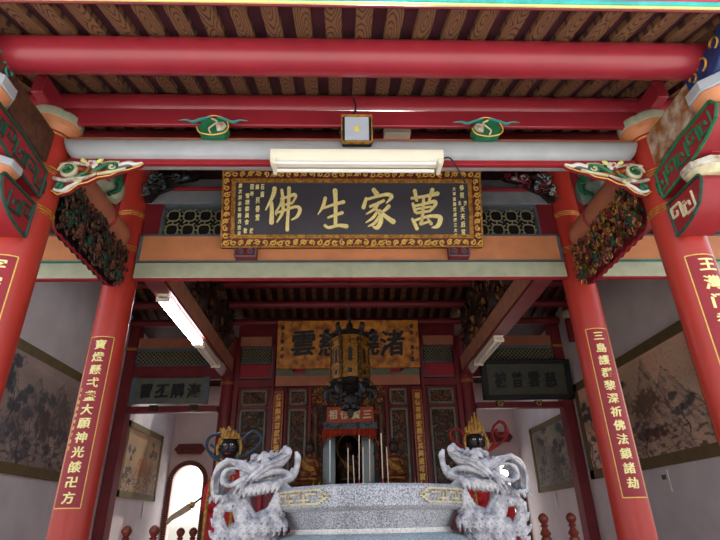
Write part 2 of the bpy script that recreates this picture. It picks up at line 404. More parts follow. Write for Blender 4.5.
# white moon beam between the front columns
def beam_profile(x0, x1, z0, z1, y0, y1, end=.12):
    "round-bellied beam with upswept ends"
    m = MB(); n = 16; xs = [x0+(x1-x0)*(.5-.5*math.cos(PI*i/40)) for i in range(41)]; vs = []
    for x in xs:
        e = min(x-x0, x1-x)/end; k = math.sqrt(max(0, 1-(1-min(e, 1))**2)) if e < 1 else 1
        zb = z1-(z1-z0)*max(k, .12); hy = (y1-y0)/2*(.75+.25*k); cy = (y0+y1)/2
        for j in range(n):
            q = 2*PI*j/n; c, s_ = math.cos(q), math.sin(q); sg = lambda t: abs(t)**.7*(1 if t > 0 else -1)
            vs.append((x, cy+hy*sg(c), (z1+zb)/2+(z1-zb)/2*sg(s_)))
    K = len(xs)
    fs = [(i*n+j, i*n+(j+1) % n, (i+1)*n+(j+1) % n, (i+1)*n+j) for i in range(K-1) for j in range(n)]+[tuple(range(n)), tuple(range(K*n-n, K*n))]
    return m.add(vs, fs)
wb = thing('front_beam', (0, 3.6, 4.37), 'pale grey rounded beam spanning the two front columns', 'beam')
beam_profile(-2.47, 2.47, 4.385, 4.595, 3.47, 3.73, .14).build('round_beam', GREYB, wb)
MB().box(-2.42, 2.42, 3.53, 3.575, 4.345, 4.395).build('lower_board', CRIM, wb, bevel=.005)
MB().box(-2.44, 2.44, 3.52, 3.7, 4.59, 4.612).build('upper_board', TERRA, wb)
# painted cloud blocks standing on the white beam
def cloud_block(x, f, label):
    t = thing('cloud_block', (x, 3.46, 4.56), label, 'carved block', None)
    a = MB()
    pr = [(-.13, 4.64), (-.1, 4.58), (0, 4.555), (.1, 4.58), (.13, 4.64), (.1, 4.72), (.03, 4.755), (-.03, 4.755), (-.1, 4.72)]
    a.prism([(x+u, z) for u, z in pr], 'xz', 3.42, 3.52); a.build('block', GREEN, t, bevel=.012)
    b = MB().tube(smooth_path([(x+f*u, 3.415, z) for u, z in ((-.02, 4.735), (.03, 4.7), (.0, 4.66), (-.03, 4.62), (-.01, 4.575))]), .008, 6)
    b.build('swirl_line', CREAM, t)
    c = MB(); c.prism([(x+f*.04, 4.6), (x+f*.09, 4.61), (x+f*.115, 4.65), (x+f*.09, 4.69), (x+f*.02, 4.675)], 'xz', 3.4, 3.43)
    c.build('white_petal', WORN, t, bevel=.004)
    for s in (-1, 1):
        MB().tube(smooth_path([(x+s*q, 3.405, z) for q, z in ((.03, 4.74), (.1, 4.715), (.17, 4.685), (.22, 4.705), (.29, 4.7))]), lerp_r([.012, .02, .016, .004], 21), 6, 0, .5).build('wing', TEAL, t)
    MB().tube(smooth_path([(x+u*1.02, 3.41, 4.655+(z-4.655)*1.02) for u, z in pr]), .006, 5).build('gold_outline', GOLD, t)
cloud_block(-1.215, 1, 'green swirl cloud block with teal wings, above the grey beam, left of the floodlight')
cloud_block(1.125, -1, 'green swirl cloud block with teal wings, above the grey beam, right of the floodlight')

# ================================================================ COLUMNS
def on_col(cx, cy, R): return lambda v: (cx+(R-v.y)*math.sin(v.x/R), cy-(R-v.y)*math.cos(v.x/R), v.z)
def column(x, y, ztop, rings, text, label, ptop, pbot, step, small=None, side=1, R=.175, cap=False, pw=.128, gw=.115, m=RED, hall=False):
    t = thing('column', (x, y, .45), label, 'column', None)
    MB().lathe([(R, .68), (R, ztop)], x, y, 36).build('shaft', m, t)
    MB().lathe([(.27, .45), (.27, .52), (.24, .55), (.25, .62), (.22, .69), (R*1.02, .71)], x, y, 32).build('stone_base', GRAN, t)
    for z in rings:
        g = MB()
        for k in range(3): g.lathe([(R+.001, z+k*.024-.007), (R+.008, z+k*.024), (R+.001, z+k*.024+.007)], x, y, 36)
        g.build('gold_ring', OGOLD, t)
    if cap:
        q = lambda a: 1+.13*abs(math.cos(2*a))**.6*1.0
        MB().lathe([(R, ztop-.06), (R+.015, ztop-.02), (R+.03, ztop)], x, y, 40).build('copper_collar', PEACH, t)
        MB().lathe([(R+.005, ztop-.1), (R+.012, ztop-.09), (R+.005, ztop-.08)], x, y, 36).build('gold_ring', OGOLD, t)
        MB().lathe([(R+.01, ztop-.005), (R+.02, ztop+.03), (R+.02, ztop+.055)], x, y, 64, rf=q).build('capital_rim', PEACH, t)
        MB().lathe([(R+.01, ztop+.05), (R+.022, ztop+.06), (R+.022, ztop+.14), (R+.01, ztop+.155)], x, y, 64, rf=q).build('capital', SAGE, t)
        MB().box(x-.05, x+.05, y-.36, y-.02, ztop+.15, ztop+.34).build('neck_block', PURL, t, bevel=.01)
    if text:
        f = on_col(x, y, R)
        b = MB(); w = .0045
        for k in range(16):
            u0, u1 = -pw+2*pw*k/16, -pw+2*pw*(k+1)/16
            for z in (ptop, pbot): b.box(u0, u1, -.002, .002, z-w, z+w)
        for u in (-pw, pw): b.box(u-w, u+w, -.002, .002, pbot, ptop)
        pn = MB()
        for k in range(16): pn.box(-pw+2*pw*k/16, -pw+2*pw*(k+1)/16, -.0012, .0, pbot, ptop)
        pn.map(f).build('inscription_panel', CRIM, t); pn = list(t.children)[-1]; pn = next(c for c in t.children if c.name.startswith('inscription_panel'))
        b.map(f).build('gold_border', GOLD, pn)
        g = MB(); R_ = random.Random(len(text)+int(x))
        for k, ch in enumerate(text):
            put_glyph(g, ch, .01*side, ptop-.075-step*(k+.0)-.01, gw, step*.80, .004, 0, .006, .03, cut=.014, rise=.04)
        g.map(f).build('couplet_lettering', PGOLD, pn)
        if small:
            g = MB()
            for k, ch in enumerate(small): put_glyph(g, ch, -side*.1, ptop-.55-.062*k, .03, .04, .003, 0, .01, cut=.01)
            g.map(f).build('small_lettering', GOLD, pn)
    return t
HX = 2.64
column(-HX, 3.6, 4.70, (4.23, 3.86), '字宗秀山', 'front left red column, mostly outside the picture, with a pale lobed capital', 3.43, 1.3, .14, cap=True, gw=.13)
column(HX, 3.6, 4.70, (4.22, 3.87), '王灣门秀上明光遠', 'front right red column with flowing pale calligraphy and a lobed capital', 3.42, 1.3, .15, cap=True, gw=.14)
column(-HX, 5.4, 6.0, (4.93, 4.47), '寶燈懸弌盞大願神光燄卍方', 'inner left red column lettered in gold, standing behind the front left one', 3.42, 1.79, .1325, '太平境眾善信弟子敬獻', 1)
column(HX, 5.4, 6.0, (4.93, 4.45), '三島護群黎深祈佛法鎖諸劫', 'inner right red column lettered in gold, standing behind the front right one', 3.47, 1.79, .1335, None, -1)
for s, n in ((-1, 'left'), (1, 'right')):
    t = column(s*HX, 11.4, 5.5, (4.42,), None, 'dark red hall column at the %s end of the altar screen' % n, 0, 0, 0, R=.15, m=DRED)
    g = MB()
    for k, ch in enumerate('神威顯赫' if s < 0 else '聖德昭彰'): put_glyph(g, ch, 0, 3.42-.2*k, .13, .16, .006, 0, .02, cut=.02)
    g.map(on_col(s*HX, 11.4, .15)).build('gold_lettering', GOLD, t)
    x = s*4.83
    t = thing('wall_pillar', (x, 11.45, .45), 'dark red square pillar against the %s wall beside the hanging picture' % n, 'pillar')
    MB().box(x-.11, x+.11, 11.3, 11.6, .45, 5.98).build('shaft', DRED, t, bevel=.01)
    MB().box(x-.13, x+.13, 11.28, 11.62, 5.2, 5.26).build('gold_band', OGOLD, t)

# eave bracket arms stepping out from the front columns
def bracket(s, n):
    def B(poly, x0=2.5, x1=2.78): m = MB(); m.prism(poly, 'yz', x0, x1); return m
    q = 'stepping out of the front %s column' % n
    def relief(poly_y0, y1, z0, z1, seed, x, nm_mats, slope=0):
        w = y1-poly_y0; h = z1-z0; R = random.Random(seed); m = MB()
        k = 0; u = poly_y0+.07
        while u < y1-.03:                                  # key-shaped scroll lines
            zc = (z0+z1)/2+slope*(u-poly_y0); hh = h*.32; f = 1 if k % 2 else -1
            P = [(x, u-.06, zc-f*hh), (x, u-.06, zc+f*hh), (x, u+.05, zc+f*hh), (x, u+.05, zc-f*hh*.2), (x, u-.01, zc-f*hh*.2), (x, u-.01, zc+f*hh*.35)]
            for a, b in zip(P, P[1:]): m.tube([a, b], .011, 5, k % nm_mats)
            m.tube([(x, u+.075, zc-hh), (x, u+.075, zc+hh*.6), (x, u+.03, zc+hh*.6)], .007, 5, 0)
            u += .15; k += 1
        return m
    W = thing('eave_bracket', (s*HX, 3.43, 3.5), 'stepped eave bracket with scroll arms and a %s beam head, on the front %s column' % ('blue' if s > 0 else 'brown', n), 'bracket')
    pl = [(3.43, 3.58), (3.34, 3.59), (3.2, 3.63), (3.1, 3.69), (3.04, 3.77), (3.01, 3.83), (3.03, 3.87), (3.43, 3.87)]
    a = mx(s, B(pl)).build('lower_arm', CRIM, W, bevel=.01)
    fr = MB(); xx = 2.495
    for i in range(len(pl)): fr.tube([(xx, *pl[i]), (xx, *pl[(i+1) % len(pl)])], .013, 5)
    mx(s, fr).build('edge_moulding', DGREEN, a)
    mx(s, relief(3.14, 3.42, 3.64, 3.85, 3, 2.497, 1)).build('key_scroll', CREAM if s > 0 else DGREEN, a)
    def capb(y0, y1, z0, z1, x0, x1):
        m = MB(); h = (z1-z0)
        m.lathe([(.72, z0), (.86, z0+h*.25), (1, z0+h*.5)], 0, 0, 8, 1, None); m.lathe([(1, z0+h*.5), (1.05, z0+h*.55), (1.05, z1)], 0, 0, 8, 0)
        c8, s8 = math.cos(PI/8), math.sin(PI/8)
        return m.map(lambda v: ((x0+x1)/2+(v.x*c8-v.y*s8)*(x1-x0)/2*1.02, (y0+y1)/2+(v.x*s8+v.y*c8)*(y1-y0)/2*1.02, v.z))
    mx(s, capb(2.94, 3.24, 3.87, 3.99, 2.46, 2.82)).build('lower_cap', [WORN if s > 0 else GREYB, CREAM if s > 0 else PEACH], W, bevel=.008)
    pl = [(3.45, 3.95), (3.1, 3.99), (2.85, 4.05), (2.7, 4.12), (2.65, 4.2), (2.7, 4.27), (3.1, 4.25), (3.45, 4.19)]
    a = mx(s, B(pl)).build('middle_arm', CRIM, W, bevel=.01)
    fr = MB()
    for i in range(len(pl)): fr.tube([(2.495, *pl[i]), (2.495, *pl[(i+1) % len(pl)])], .013, 5)
    mx(s, fr).build('edge_moulding', GREEN if s > 0 else DGREEN, a)
    mx(s, relief(2.74, 3.44, 4.07, 4.27, 5, 2.497, 1, -.14)).build('key_scroll', GREEN if s > 0 else DGREEN, a)
    mx(s, capb(2.58, 2.94, 4.26, 4.45, 2.45, 2.83)).build('upper_cap', [GREYB, PEACH], W, bevel=.01)
    mx(s, B([(3.47, 4.3), (2.98, 4.33), (2.84, 4.43), (2.84, 4.62), (3.47, 4.6)], 2.53, 2.75)).build('top_beam', WOODP if s > 0 else BRWOOD, W, bevel=.008)
    hd = MB().prism([(2.86, 4.43), (2.62, 4.44), (2.5, 4.5), (2.4, 4.6), (2.32, 4.64), (2.38, 4.73), (2.5, 4.68), (2.6, 4.66), (2.86, 4.62)], 'yz', 2.52, 2.76)
    hd = mx(s, hd).build('carved_head', NAVY if s > 0 else BRWOOD, W, bevel=.012)
    h2 = MB()
    for yy, zz, rr in ((2.66, 4.58, .05), (2.5, 4.62, .04), (2.77, 4.56, .035)):
        h2.tube([(2.51, yy+rr*math.cos(k*.6), zz+rr*math.sin(k*.6)) for k in range(9)], .009, 5)
    mx(s, h2).build('head_scroll', OGOLD if s > 0 else TEAL, hd)
    mx(s, MB().prism([(3.46, 4.34), (3.46, 3.9), (2.95, 4.02), (2.86, 4.3), (2.9, 4.36)], 'yz', 2.6, 2.7)).build('web_board', PURL, W)
bracket(-1, 'left'); bracket(1, 'right')

# scroll-carved spandrels under the grey beam
def spandrel(s, n):
    mx = lambda s, mb: mb.map(lambda v: (v.x*s, v.y, v.z-.022))
    t = thing('scroll_spandrel', (s*2.2, 3.56, 4.05), 'scroll-painted corner bracket in green, cream and red under the %s end of the grey beam' % n, 'bracket')
    X = lambda u: 2.47-u    # u runs from the column towards the middle
    pl = [(0, 4.365), (.69, 4.365), (.66, 4.335), (.58, 4.30), (.5, 4.28), (.44, 4.24), (.34, 4.22), (.27, 4.17), (.2, 4.15), (.14, 4.08), (.06, 4.05), (0, 4.09)]
    mx(s, MB().prism([(X(u), z) for u, z in pl], 'xz', 3.53, 3.57)).build('backing', PURL, t, bevel=.008)
    g = MB(); sp = lambda u, z, r, a, tn, w, m, y=3.51, q=.25: g.tube(spiral(X(u), z, r, r*q, a, tn, y, 20), lerp_r([w*.6, w*1.2, w], 21), 6, m)
    def cv_(pts, ws, m, y=3.51): P = smooth_path([(X(u), y, z) for u, z in pts]); g.tube(P, lerp_r(ws, len(P)), 6, m)
    sp(.1, 4.275, .082, 0, 1.4, .02, 1); sp(.1, 4.275, .055, 1, 1.3, .014, 0, 3.5); sp(.45, 4.31, .05, 2, 1.3, .017, 0); sp(.45, 4.31, .028, 3, 1, .01, 1, 3.5)
    sp(.07, 4.12, .04, 3.5, 1.2, .016, 0); sp(.2, 4.19, .035, 1.5, -1.1, .014, 1)
    cv_([(.17, 4.2), (.24, 4.25), (.32, 4.28), (.4, 4.34), (.48, 4.35)], [.014, .022, .016], 0)
    cv_([(.0, 4.2), (.08, 4.18), (.15, 4.19), (.24, 4.2), (.33, 4.245)], [.016, .022, .01], 2)
    cv_([(.03, 4.09), (.1, 4.075), (.15, 4.12), (.21, 4.165)], [.014, .018, .01], 3)
    cv_([(.02, 4.34), (.1, 4.35), (.18, 4.345), (.24, 4.33)], [.012, .018, .008], 2)
    cv_([(.18, 4.3), (.22, 4.28), (.26, 4.265), (.33, 4.255), (.4, 4.265)], [.012, .02, .01], 5)
    cv_([(.34, 4.24), (.4, 4.255), (.5, 4.28), (.56, 4.305)], [.01, .016, .01], 1)
    cv_([(.5, 4.33), (.57, 4.352), (.63, 4.342), (.69, 4.362)], [.018, .022, .006], 3)
    cv_([(.5, 4.302), (.57, 4.322), (.64, 4.345)], [.012, .014, .004], 4); cv_([(.36, 4.345), (.42, 4.36), (.5, 4.362)], [.01, .014, .01], 1)
    mx(s, g).build('scrolls', [GREEN, CREAM, WORN, WHITE, SLATE, OCHRE], t)
    f = MB(); cx, cz = X(.29), 4.325
    for k in range(6): f.ball((cx+.03*math.cos(k*PI/3), 3.49, cz+.025*math.sin(k*PI/3)), (.022, .016, .02), 8, 0)
    f.ball((cx, 3.475, cz), .014, 8, 1)
    for sg in (-1, 1): f.tube([(cx+sg*.04, 3.48, cz+.01), (cx+sg*.075, 3.475, cz+.03), (cx+sg*.09, 3.48, cz+.045)], [.012, .02, .004], 6, 2)
    f.tube([(cx, 3.475, cz-.03), (cx+.01, 3.47, cz-.07), (cx+.03, 3.48, cz-.1)], [.012, .016, .004], 6, 3)
    mx(s, f).build('blossom', [WHITE, PINK, YELL, OCHRE], t)
    e = MB().tube([(X(u), 3.525, z) for u, z in pl[1:]], .006, 5)
    mx(s, e).build('gold_outline', GOLD, t)
spandrel(-1, 'left'); spandrel(1, 'right')

# tie beams from front to inner columns, with carved openwork beneath and a melon strut above
def tie(s, n):
    t = thing('tie_beam', (s*HX, 4.5, 4.4), 'terracotta belly-shaped tie beam with a red ring, joining the %s pair of columns' % n, 'beam')
    m = MB(); ys = [3.8+1.42*i/30 for i in range(31)]
    pts = []; rr = []
    for y in ys:
        e = min(y-3.8, 5.22-y); k = 1-max(0, 1-e/.16)**2*.55
        pts.append((HX, y, 4.4+.16+ (1-k)*.06)); rr.append(.15*k)
    mx(s, m.tube(pts, rr, 24, 0, 1.05)).build('round_beam', TERRA, t)
    b = MB()
    b.tube([(HX+.158*math.cos(a*PI/12), 4.68+.012*math.sin(a), 4.56+.168*math.sin(a*PI/12)) for a in range(25)], .014, 6)
    mx(s, b).build('red_ring', CRIM, t)
    c = thing('carved_openwork', (s*2.6, 4.5, 3.9), 'deeply carved figure and flower openwork hanging under the %s tie beam' % n, 'carving')
    w, h = 1.42, .5; low = lambda u: .02+.3*max(0, 1-u/.14)**2+.12*max(0, (u-w+.14)/.14)**2   # local lower edge, deepest near the inner column
    pl = [(3.78, 4.43), (5.22, 4.43)]+[(3.78+w*k/24, 3.91+low(w*k/24)+.01*(-1)**k) for k in range(24, -1, -1)]
    mx(s, MB().prism(pl, 'yz', 2.6, 2.64)).build('backing', BLACK if s < 0 else DRED, c)
    e = MB().tube([(2.6, a, b_) for a, b_ in pl[2:]], .013, 6)
    mx(s, e).build('red_edge', CRIM, c)
    inside = lambda u, v: v > low(u)+.01 and v < .5
    pal = [DKWOOD, BLACK, mat('copper_brown_carving', (122, 76, 56), .5, var=.25, scale=20), DGREEN, DKWOOD, BRWOOD] if s < 0 else [TERRA, DRED, BRONZE, DGREEN, OGOLD, BRWOOD]
    cv = carving(w, h, 560, 11, 6, .04, .08, inside).map(lambda v: (2.575+v.y, 3.78+v.x, 3.91+v.z))
    mx(s, cv).build('relief', pal, c)
    # small carved figures within the relief
    fgs = []
    for k in range(7):
        u = .16+k*.18; v = low(u)+.1+.03*(k % 2); X, Y, Z = 2.5, 3.78+u, 3.93+v
        fg = MB(); fgs.append(fg); fg.lathe([(.012, Z-.07), (.03, Z-.06), (.022, Z-.01), (.026, Z+.02), (.008, Z+.035)], X, Y, 8, k % 2); fg.ball((X, Y, Z+.05), .017, 8, 2)
        for g in (-1, 1): fg.tube([(X, Y+g*.02, Z+.02), (X-.01, Y+g*.04, Z), (X-.02, Y+g*.03, Z-.02)], .007, 5, k % 2)
    for fg in fgs: mx(s, fg).build('carved_figure', [pal[3], pal[2], pal[4]], c)
    k = thing('melon_strut', (s*HX, 4.6, 4.7), 'pale green ribbed melon strut with clinging creature standing on the %s tie beam' % n, 'strut')
    q = lambda a: 1+.07*abs(math.cos(4*a))
    mm = MB().lathe([(.05, 4.70), (.12, 4.72), (.165, 4.8), (.17, 4.88), (.13, 4.98), (.07, 5.04), (.06, 5.1)], HX-.02, 4.62, 48, rf=q)
    mx(s, mm).build('melon', mat('pale_sea_green', (140, 165, 150), .5, rgb2=(90, 110, 100)) if s > 0 else SAGE, k)
    cr = MB().tube(smooth_path([(HX-.1, 4.46, 4.98), (HX-.2, 4.48, 4.88), (HX-.2, 4.5, 4.76), (HX-.14, 4.45, 4.68), (HX-.19, 4.4, 4.62)]), lerp_r([.02, .035, .03, .02, .008], 21), 8)
    for z in (4.72, 4.84): cr.tube([(HX-.17, 4.5, z), (HX-.22, 4.44, z-.02), (HX-.2, 4.4, z-.05)], [.018, .014, .006], 6)
    cr.ball((HX-.2, 4.43, 4.93), (.045, .05, .04), 10)
    mx(s, cr).build('creature', GREEN, k)
    mx(s, MB().tube([(HX-.19, 4.55, 4.82), (HX-.05, 4.42, 4.87), (HX+.1, 4.45, 4.93)], .008, 5)).build('strap', CRIM, k)
tie(-1, 'left'); tie(1, 'right')

# ================================================================ INNER ROW BEAMS (depth 5.28-5.5)
def span(nm, x0, x1, z0, z1, m, label, y0=5.28, y1=5.5, bev=.01):
    return tag(MB().box(x0, x1, y0, y1, z0, z1).build(nm, m, bevel=bev), label, 'beam')
for (x0, x1, w) in ((-2.46, 2.46, 'between the inner columns'), (-4.94, -2.82, 'from the inner left column to the left wall'), (2.82, 4.94, 'from the inner right column to the right wall')):
    t = thing('sage_beam', ((x0+x1)/2, 5.39, 4.1), 'pale sage lower beam with a red bottom edge '+w, 'beam')
    MB().box(x0, x1, 5.27, 5.34, 4.115, 4.31).build('beam', SAGE, t, bevel=.012)
    MB().box(x0, x1, 5.275, 5.335, 4.102, 4.117).build('red_edge', CRIM, t)
    MB().box(x0, x1, 5.262, 5.3, 4.312, 4.33).build('teal_line', TEAL if x0 != -2.46 else SLATE, t)
    t = thing('orange_beam', ((x0+x1)/2, 5.39, 4.33), 'flat peach-orange beam '+w, 'beam')
    MB().box(x0, x1, 5.28, 5.5, 4.33, 4.665).build('beam', PEACH, t)
    b = MB()
    for xx in (x0, x1-.035): b.box(xx, xx+.035, 5.272, 5.3, 4.33, 4.675)
    b.box(x0, x1, 5.272, 5.3, 4.655, 4.675); b.build('slate_border', SLATE, t)
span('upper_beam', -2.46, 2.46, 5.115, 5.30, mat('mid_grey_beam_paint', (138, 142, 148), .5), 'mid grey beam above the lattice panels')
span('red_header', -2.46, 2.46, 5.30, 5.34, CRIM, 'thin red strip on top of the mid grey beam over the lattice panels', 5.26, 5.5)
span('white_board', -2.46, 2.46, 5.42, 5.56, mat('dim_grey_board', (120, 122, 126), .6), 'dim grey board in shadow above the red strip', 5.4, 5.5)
for s, n in ((-1, 'left'), (1, 'right')):
    t = thing('lattice_panel', (s*1.85, 5.35, 4.68), 'dark lattice panel of linked octagons %s of the plaque' % n, 'lattice')
    a, b = .9, 2.27
    mx(s, MB().box(a, 2.46, 5.4, 5.44, 4.67, 5.115)).build('backing', BLACK, t)
    mx(s, MB().box(b, 2.46, 5.3, 5.42, 4.67, 5.115)).build('red_stile', DRED, t)
    f = MB()
    for z in (4.69, 5.1): f.box(a, b, 5.31, 5.4, z-.018, z+.012)
    f.box(b-.02, b, 5.31, 5.4, 4.68, 5.1)
    mx(s, f).build('teal_frame', SLATE, t)
    L_ = MB(); P = .235
    for i in range(7):
        for j in range(2):
            cx = b-.12-i*.19; cz = 4.79+j*.195
            r = .07; c = .03
            oc = [(cx-r+c, cz-r), (cx+r-c, cz-r), (cx+r, cz-r+c), (cx+r, cz+r-c), (cx+r-c, cz+r), (cx-r+c, cz+r), (cx-r, cz+r-c), (cx-r, cz-r+c)]
            if cx-r < a: continue
            for q in range(8):
                p0, p1 = oc[q], oc[(q+1) % 8]; L_.tube([(p0[0], 5.36, p0[1]), (p1[0], 5.36, p1[1])], .009, 5)
            L_.tube([(cx, 5.365, cz+r), (cx, 5.365, cz+r+.055)], .009, 5); L_.tube([(cx, 5.365, cz-r), (cx, 5.365, cz-r-.055)], .009, 5)
            L_.tube([(cx+r, 5.365, cz), (cx+r+.05, 5.365, cz)], .009, 5)
            for q in (1, 3, 5, 7): L_.tube([(oc[q][0], 5.365, oc[q][1]), (oc[q][0]+(.03 if q in (1, 3) else -.03), 5.365, oc[q][1]+(-.025 if q in (1, 7) else .025))], .008, 5)
    mx(s, L_).build('octagon_lattice', LATT, t)
    # carved corner piece under the slate beam, on the inner column
    c = thing('carved_corner', (s*2.4, 5.24, 5.1), 'grey carved corner piece high on the inner %s column' % n, 'carving')
    tri = lambda u, v: v > .34*(u/.62)**.8
    pl = [(2.47, 5.46), (1.86, 5.46), (1.9, 5.42), (2.08, 5.38), (2.2, 5.28), (2.32, 5.22), (2.4, 5.1), (2.47, 5.1)]
    mx(s, MB().prism(pl, 'xz', 5.2, 5.26)).build('backing', BLACK, c)
    cv = carving(.6, .36, 70, 21, 4, .045, .05, lambda u, v: v > .36-.36*(u/.6)**.9).map(lambda v: (1.87+v.x, 5.2+v.y, 5.1+v.z))
    mx(s, cv).build('relief', [DGREEN, GREYB if s > 0 else SLATE, DRED if s > 0 else BLACK, BLACK], c)
    # painted board of the side bay
    t = thing('painted_board', (s*3.9, 5.38, 4.68), 'dark red board with painted foliage over the %s side bay beam' % n, 'board')
    mx(s, MB().box(2.82, 4.94, 5.36, 5.46, 4.665, 5.8)).build('board', DRED, t)
    mx(s, carving(2.0, .3, 90, 31, 4, .04, .012).map(lambda v: (2.9+v.x, 5.36+v.y, 4.72+v.z))).build('foliage', [TERRA, DGREEN, DKWOOD, DRED], t)

# ================================================================ MAIN PLAQUE
PB = Vector((0, 5.2, 4.455)); PT = Vector((0, 4.92, 5.33)); pu = (PT-PB); PH = pu.length; pu.normalize(); pn = Vector((0, -pu.z, pu.y))
def PL(v): return (v.x, PB.y+pu.y*v.z-pn.y*v.y, PB.z+pu.z*v.z-pn.z*v.y) # local x, depth(-out), height
PW = 1.50
pq = thing('plaque', PB, 'large charcoal plaque with four big golden characters in an ornate red and gold frame', 'plaque')
MB().box(-PW+.1, PW-.1, 0, .05, .1, PH-.1).map(PL).build('board', BOARD, pq)
fr = MB(); fo = .105
for x0, x1, z0, z1 in ((-PW, PW, 0, fo), (-PW, PW, PH-fo, PH), (-PW, -PW+fo, fo, PH-fo), (PW-fo, PW, fo, PH-fo)): fr.box(x0, x1, -.03, .06, z0, z1)
fr.map(PL).build('frame', mat('plaque_frame_red', (112, 30, 24), .45, var=.2, scale=20), pq)
g = MB()
for z in (.008, PH-.008): g.tube([(-PW, -.035, z), (PW, -.035, z)], .011, 6)
for x in (-PW+.008, PW-.008): g.tube([(x, -.035, 0), (x, -.035, PH)], .011, 6)
g.map(PL).build('outer_gold_edge', OGOLD, pq)
g = MB(); i0, i1 = fo, fo+.045
for x0, x1, z0, z1 in ((-PW+i0, PW-i0, i0, i1), (-PW+i0, PW-i0, PH-i1, PH-i0), (-PW+i0, -PW+i1, i1, PH-i1), (PW-i1, PW-i0, i1, PH-i1)): g.box(x0, x1, -.022, .02, z0, z1)
R = random.Random(4); x = -PW+i0
while x < PW-i0:
    for z in (i0+.022, PH-i0-.022): g.ball((x, -.025, z), (.014, .008, .012), 6)
    x += .034
z = i0
while z < PH-i0:
    for x in (-PW+i0+.022, PW-i0-.022): g.ball((x, -.025, z), (.012, .008, .014), 6)
    z += .034
g.map(PL).build('inner_gold_moulding', OGOLD, pq)
g = MB(); k = 0
def curl(x, z, a, f):
    g.tube([(p[0], -.04, p[2]) for p in spiral(x, z, .036, .008, a, f*1.1, 0, 12)], .0085, 5, 0)
    g.tube([(x-.05*math.cos(a), -.036, z-.035*math.sin(a+1)), (x, -.042, z+.01), (x+.05*math.cos(a), -.036, z+.035*math.sin(a+1))], [.004, .01, .004], 5, 0)
x = -PW+.06
while x < PW-.03:
    for z in (.055, PH-.055): curl(x, z, k*2.2, 1 if k % 2 else -1)
    k += 1; x += .088
z = .14
while z < PH-.1:
    for x in (-PW+.055, PW-.055): curl(x, z, k*2.2, 1 if k % 2 else -1)
    k += 1; z += .08
g.map(PL).build('gold_scrollwork', GOLD, pq)
# four large brush characters, strokes measured in units of the character box
def bigchar(cx, S, strokes):
    m = MB(); e = MB()
    for pts, ws in strokes:
        P = [(cx+a*S, zc+b*S) for a, b in pts]; W = [w*S for w in ws]
        stroke(m, P, W, .016, 0, -.004); stroke(e, P, [w+.014 for w in W], .007, 0, 0)
    m.map(PL).build('large_character', PGOLD, pq); e.map(PL).build('character_edge', mat('character_edge_brown', (110, 60, 28), .5), pq)
def norm(st, x0, x1, y0, y1, w):  # picture units -> box units (1 = box height)
    H = y1-y0; return [([((a-(x0+x1)/2)/H, -(b-(y0+y1)/2)/H) for a, b in p], [q/H for q in ww]) for p, ww in st]
zc = PH/2-.005
fo_ = norm([([(150, 82), (138, 140), (85, 250)], [34, 30, 8]), ([(128, 195), (132, 270), (130, 348)], [26, 30, 36]),
  ([(200, 160), (250, 148), (300, 130), (312, 148), (280, 205)], [16, 20, 28, 18, 10]), ([(195, 218), (250, 205), (292, 190)], [14, 16, 16]),
  ([(205, 165), (192, 215), (165, 265), (165, 290)], [14, 14, 16, 10]), ([(172, 272), (250, 245), (315, 225), (345, 245), (325, 300), (282, 328)], [16, 18, 22, 28, 24, 8]),
  ([(205, 95), (215, 180), (212, 270), (172, 345)], [22, 24, 24, 12]), ([(260, 78), (258, 200), (252, 330), (250, 405)], [28, 24, 24, 28])], 80, 350, 70, 415, 0)
sh = norm([([(522, 152), (505, 215), (465, 282)], [26, 26, 5]), ([(505, 232), (580, 205), (662, 182)], [16, 20, 30]), ([(598, 92), (602, 200), (600, 370)], [38, 30, 28]),
  ([(545, 306), (600, 285), (652, 268)], [16, 20, 26]), ([(520, 368), (550, 385), (620, 368), (685, 375)], [22, 22, 24, 34])], 465, 690, 80, 395, 0)
ji = norm([([(132, 100), (150, 125)], [24, 30]), ([(88, 152), (72, 205)], [16, 24]), ([(90, 158), (160, 138), (212, 128), (236, 142), (205, 180)], [14, 16, 22, 24, 6]),
  ([(112, 200), (150, 185), (190, 165)], [16, 18, 16]), ([(160, 178), (135, 215), (88, 245)], [18, 18, 6]), ([(135, 208), (165, 240), (172, 285), (150, 325), (122, 318)], [14, 20, 26, 26, 6]),
  ([(150, 232), (125, 268), (85, 295)], [16, 18, 6]), ([(160, 262), (135, 298), (98, 318)], [16, 18, 6]), ([(218, 200), (195, 222), (165, 240)], [24, 18, 8]), ([(165, 222), (198, 258), (242, 290)], [12, 22, 30])], 65, 245, 95, 335, 0)
wa = norm([([(340, 152), (410, 142), (488, 125)], [16, 16, 26]), ([(358, 108), (368, 165)], [22, 16]), ([(460, 102), (440, 165)], [24, 14]),
  ([(345, 185), (358, 232)], [16, 18]), ([(350, 200), (410, 186), (468, 172), (475, 190), (442, 228)], [14, 16, 22, 20, 14]), ([(368, 216), (448, 202)], [12, 12]), ([(365, 240), (440, 228)], [14, 14]),
  ([(408, 150), (402, 230), (392, 300)], [16, 18, 16]), ([(340, 275), (352, 300), (365, 330)], [14, 20, 22]), ([(350, 285), (420, 262), (480, 258), (502, 272), (485, 315), (452, 325)], [14, 16, 22, 28, 26, 6]),
  ([(395, 285), (385, 305), (430, 292)], [14, 16, 12]), ([(430, 275), (448, 302)], [10, 20])], 335, 505, 100, 332, 0)
for nmx, st, S in ((-.805, fo_, .52), (-.235, sh, .47), (.29, ji, .48), (.85, wa, .47)): bigchar(nmx, S, st)
g = MB()
def vert(txt, x, z0, dz, w): 
    for i, ch in enumerate(txt):
        if ch != ' ': put_glyph(g, ch, x, z0-i*dz, w, dz*.8, .004, 0, .015)
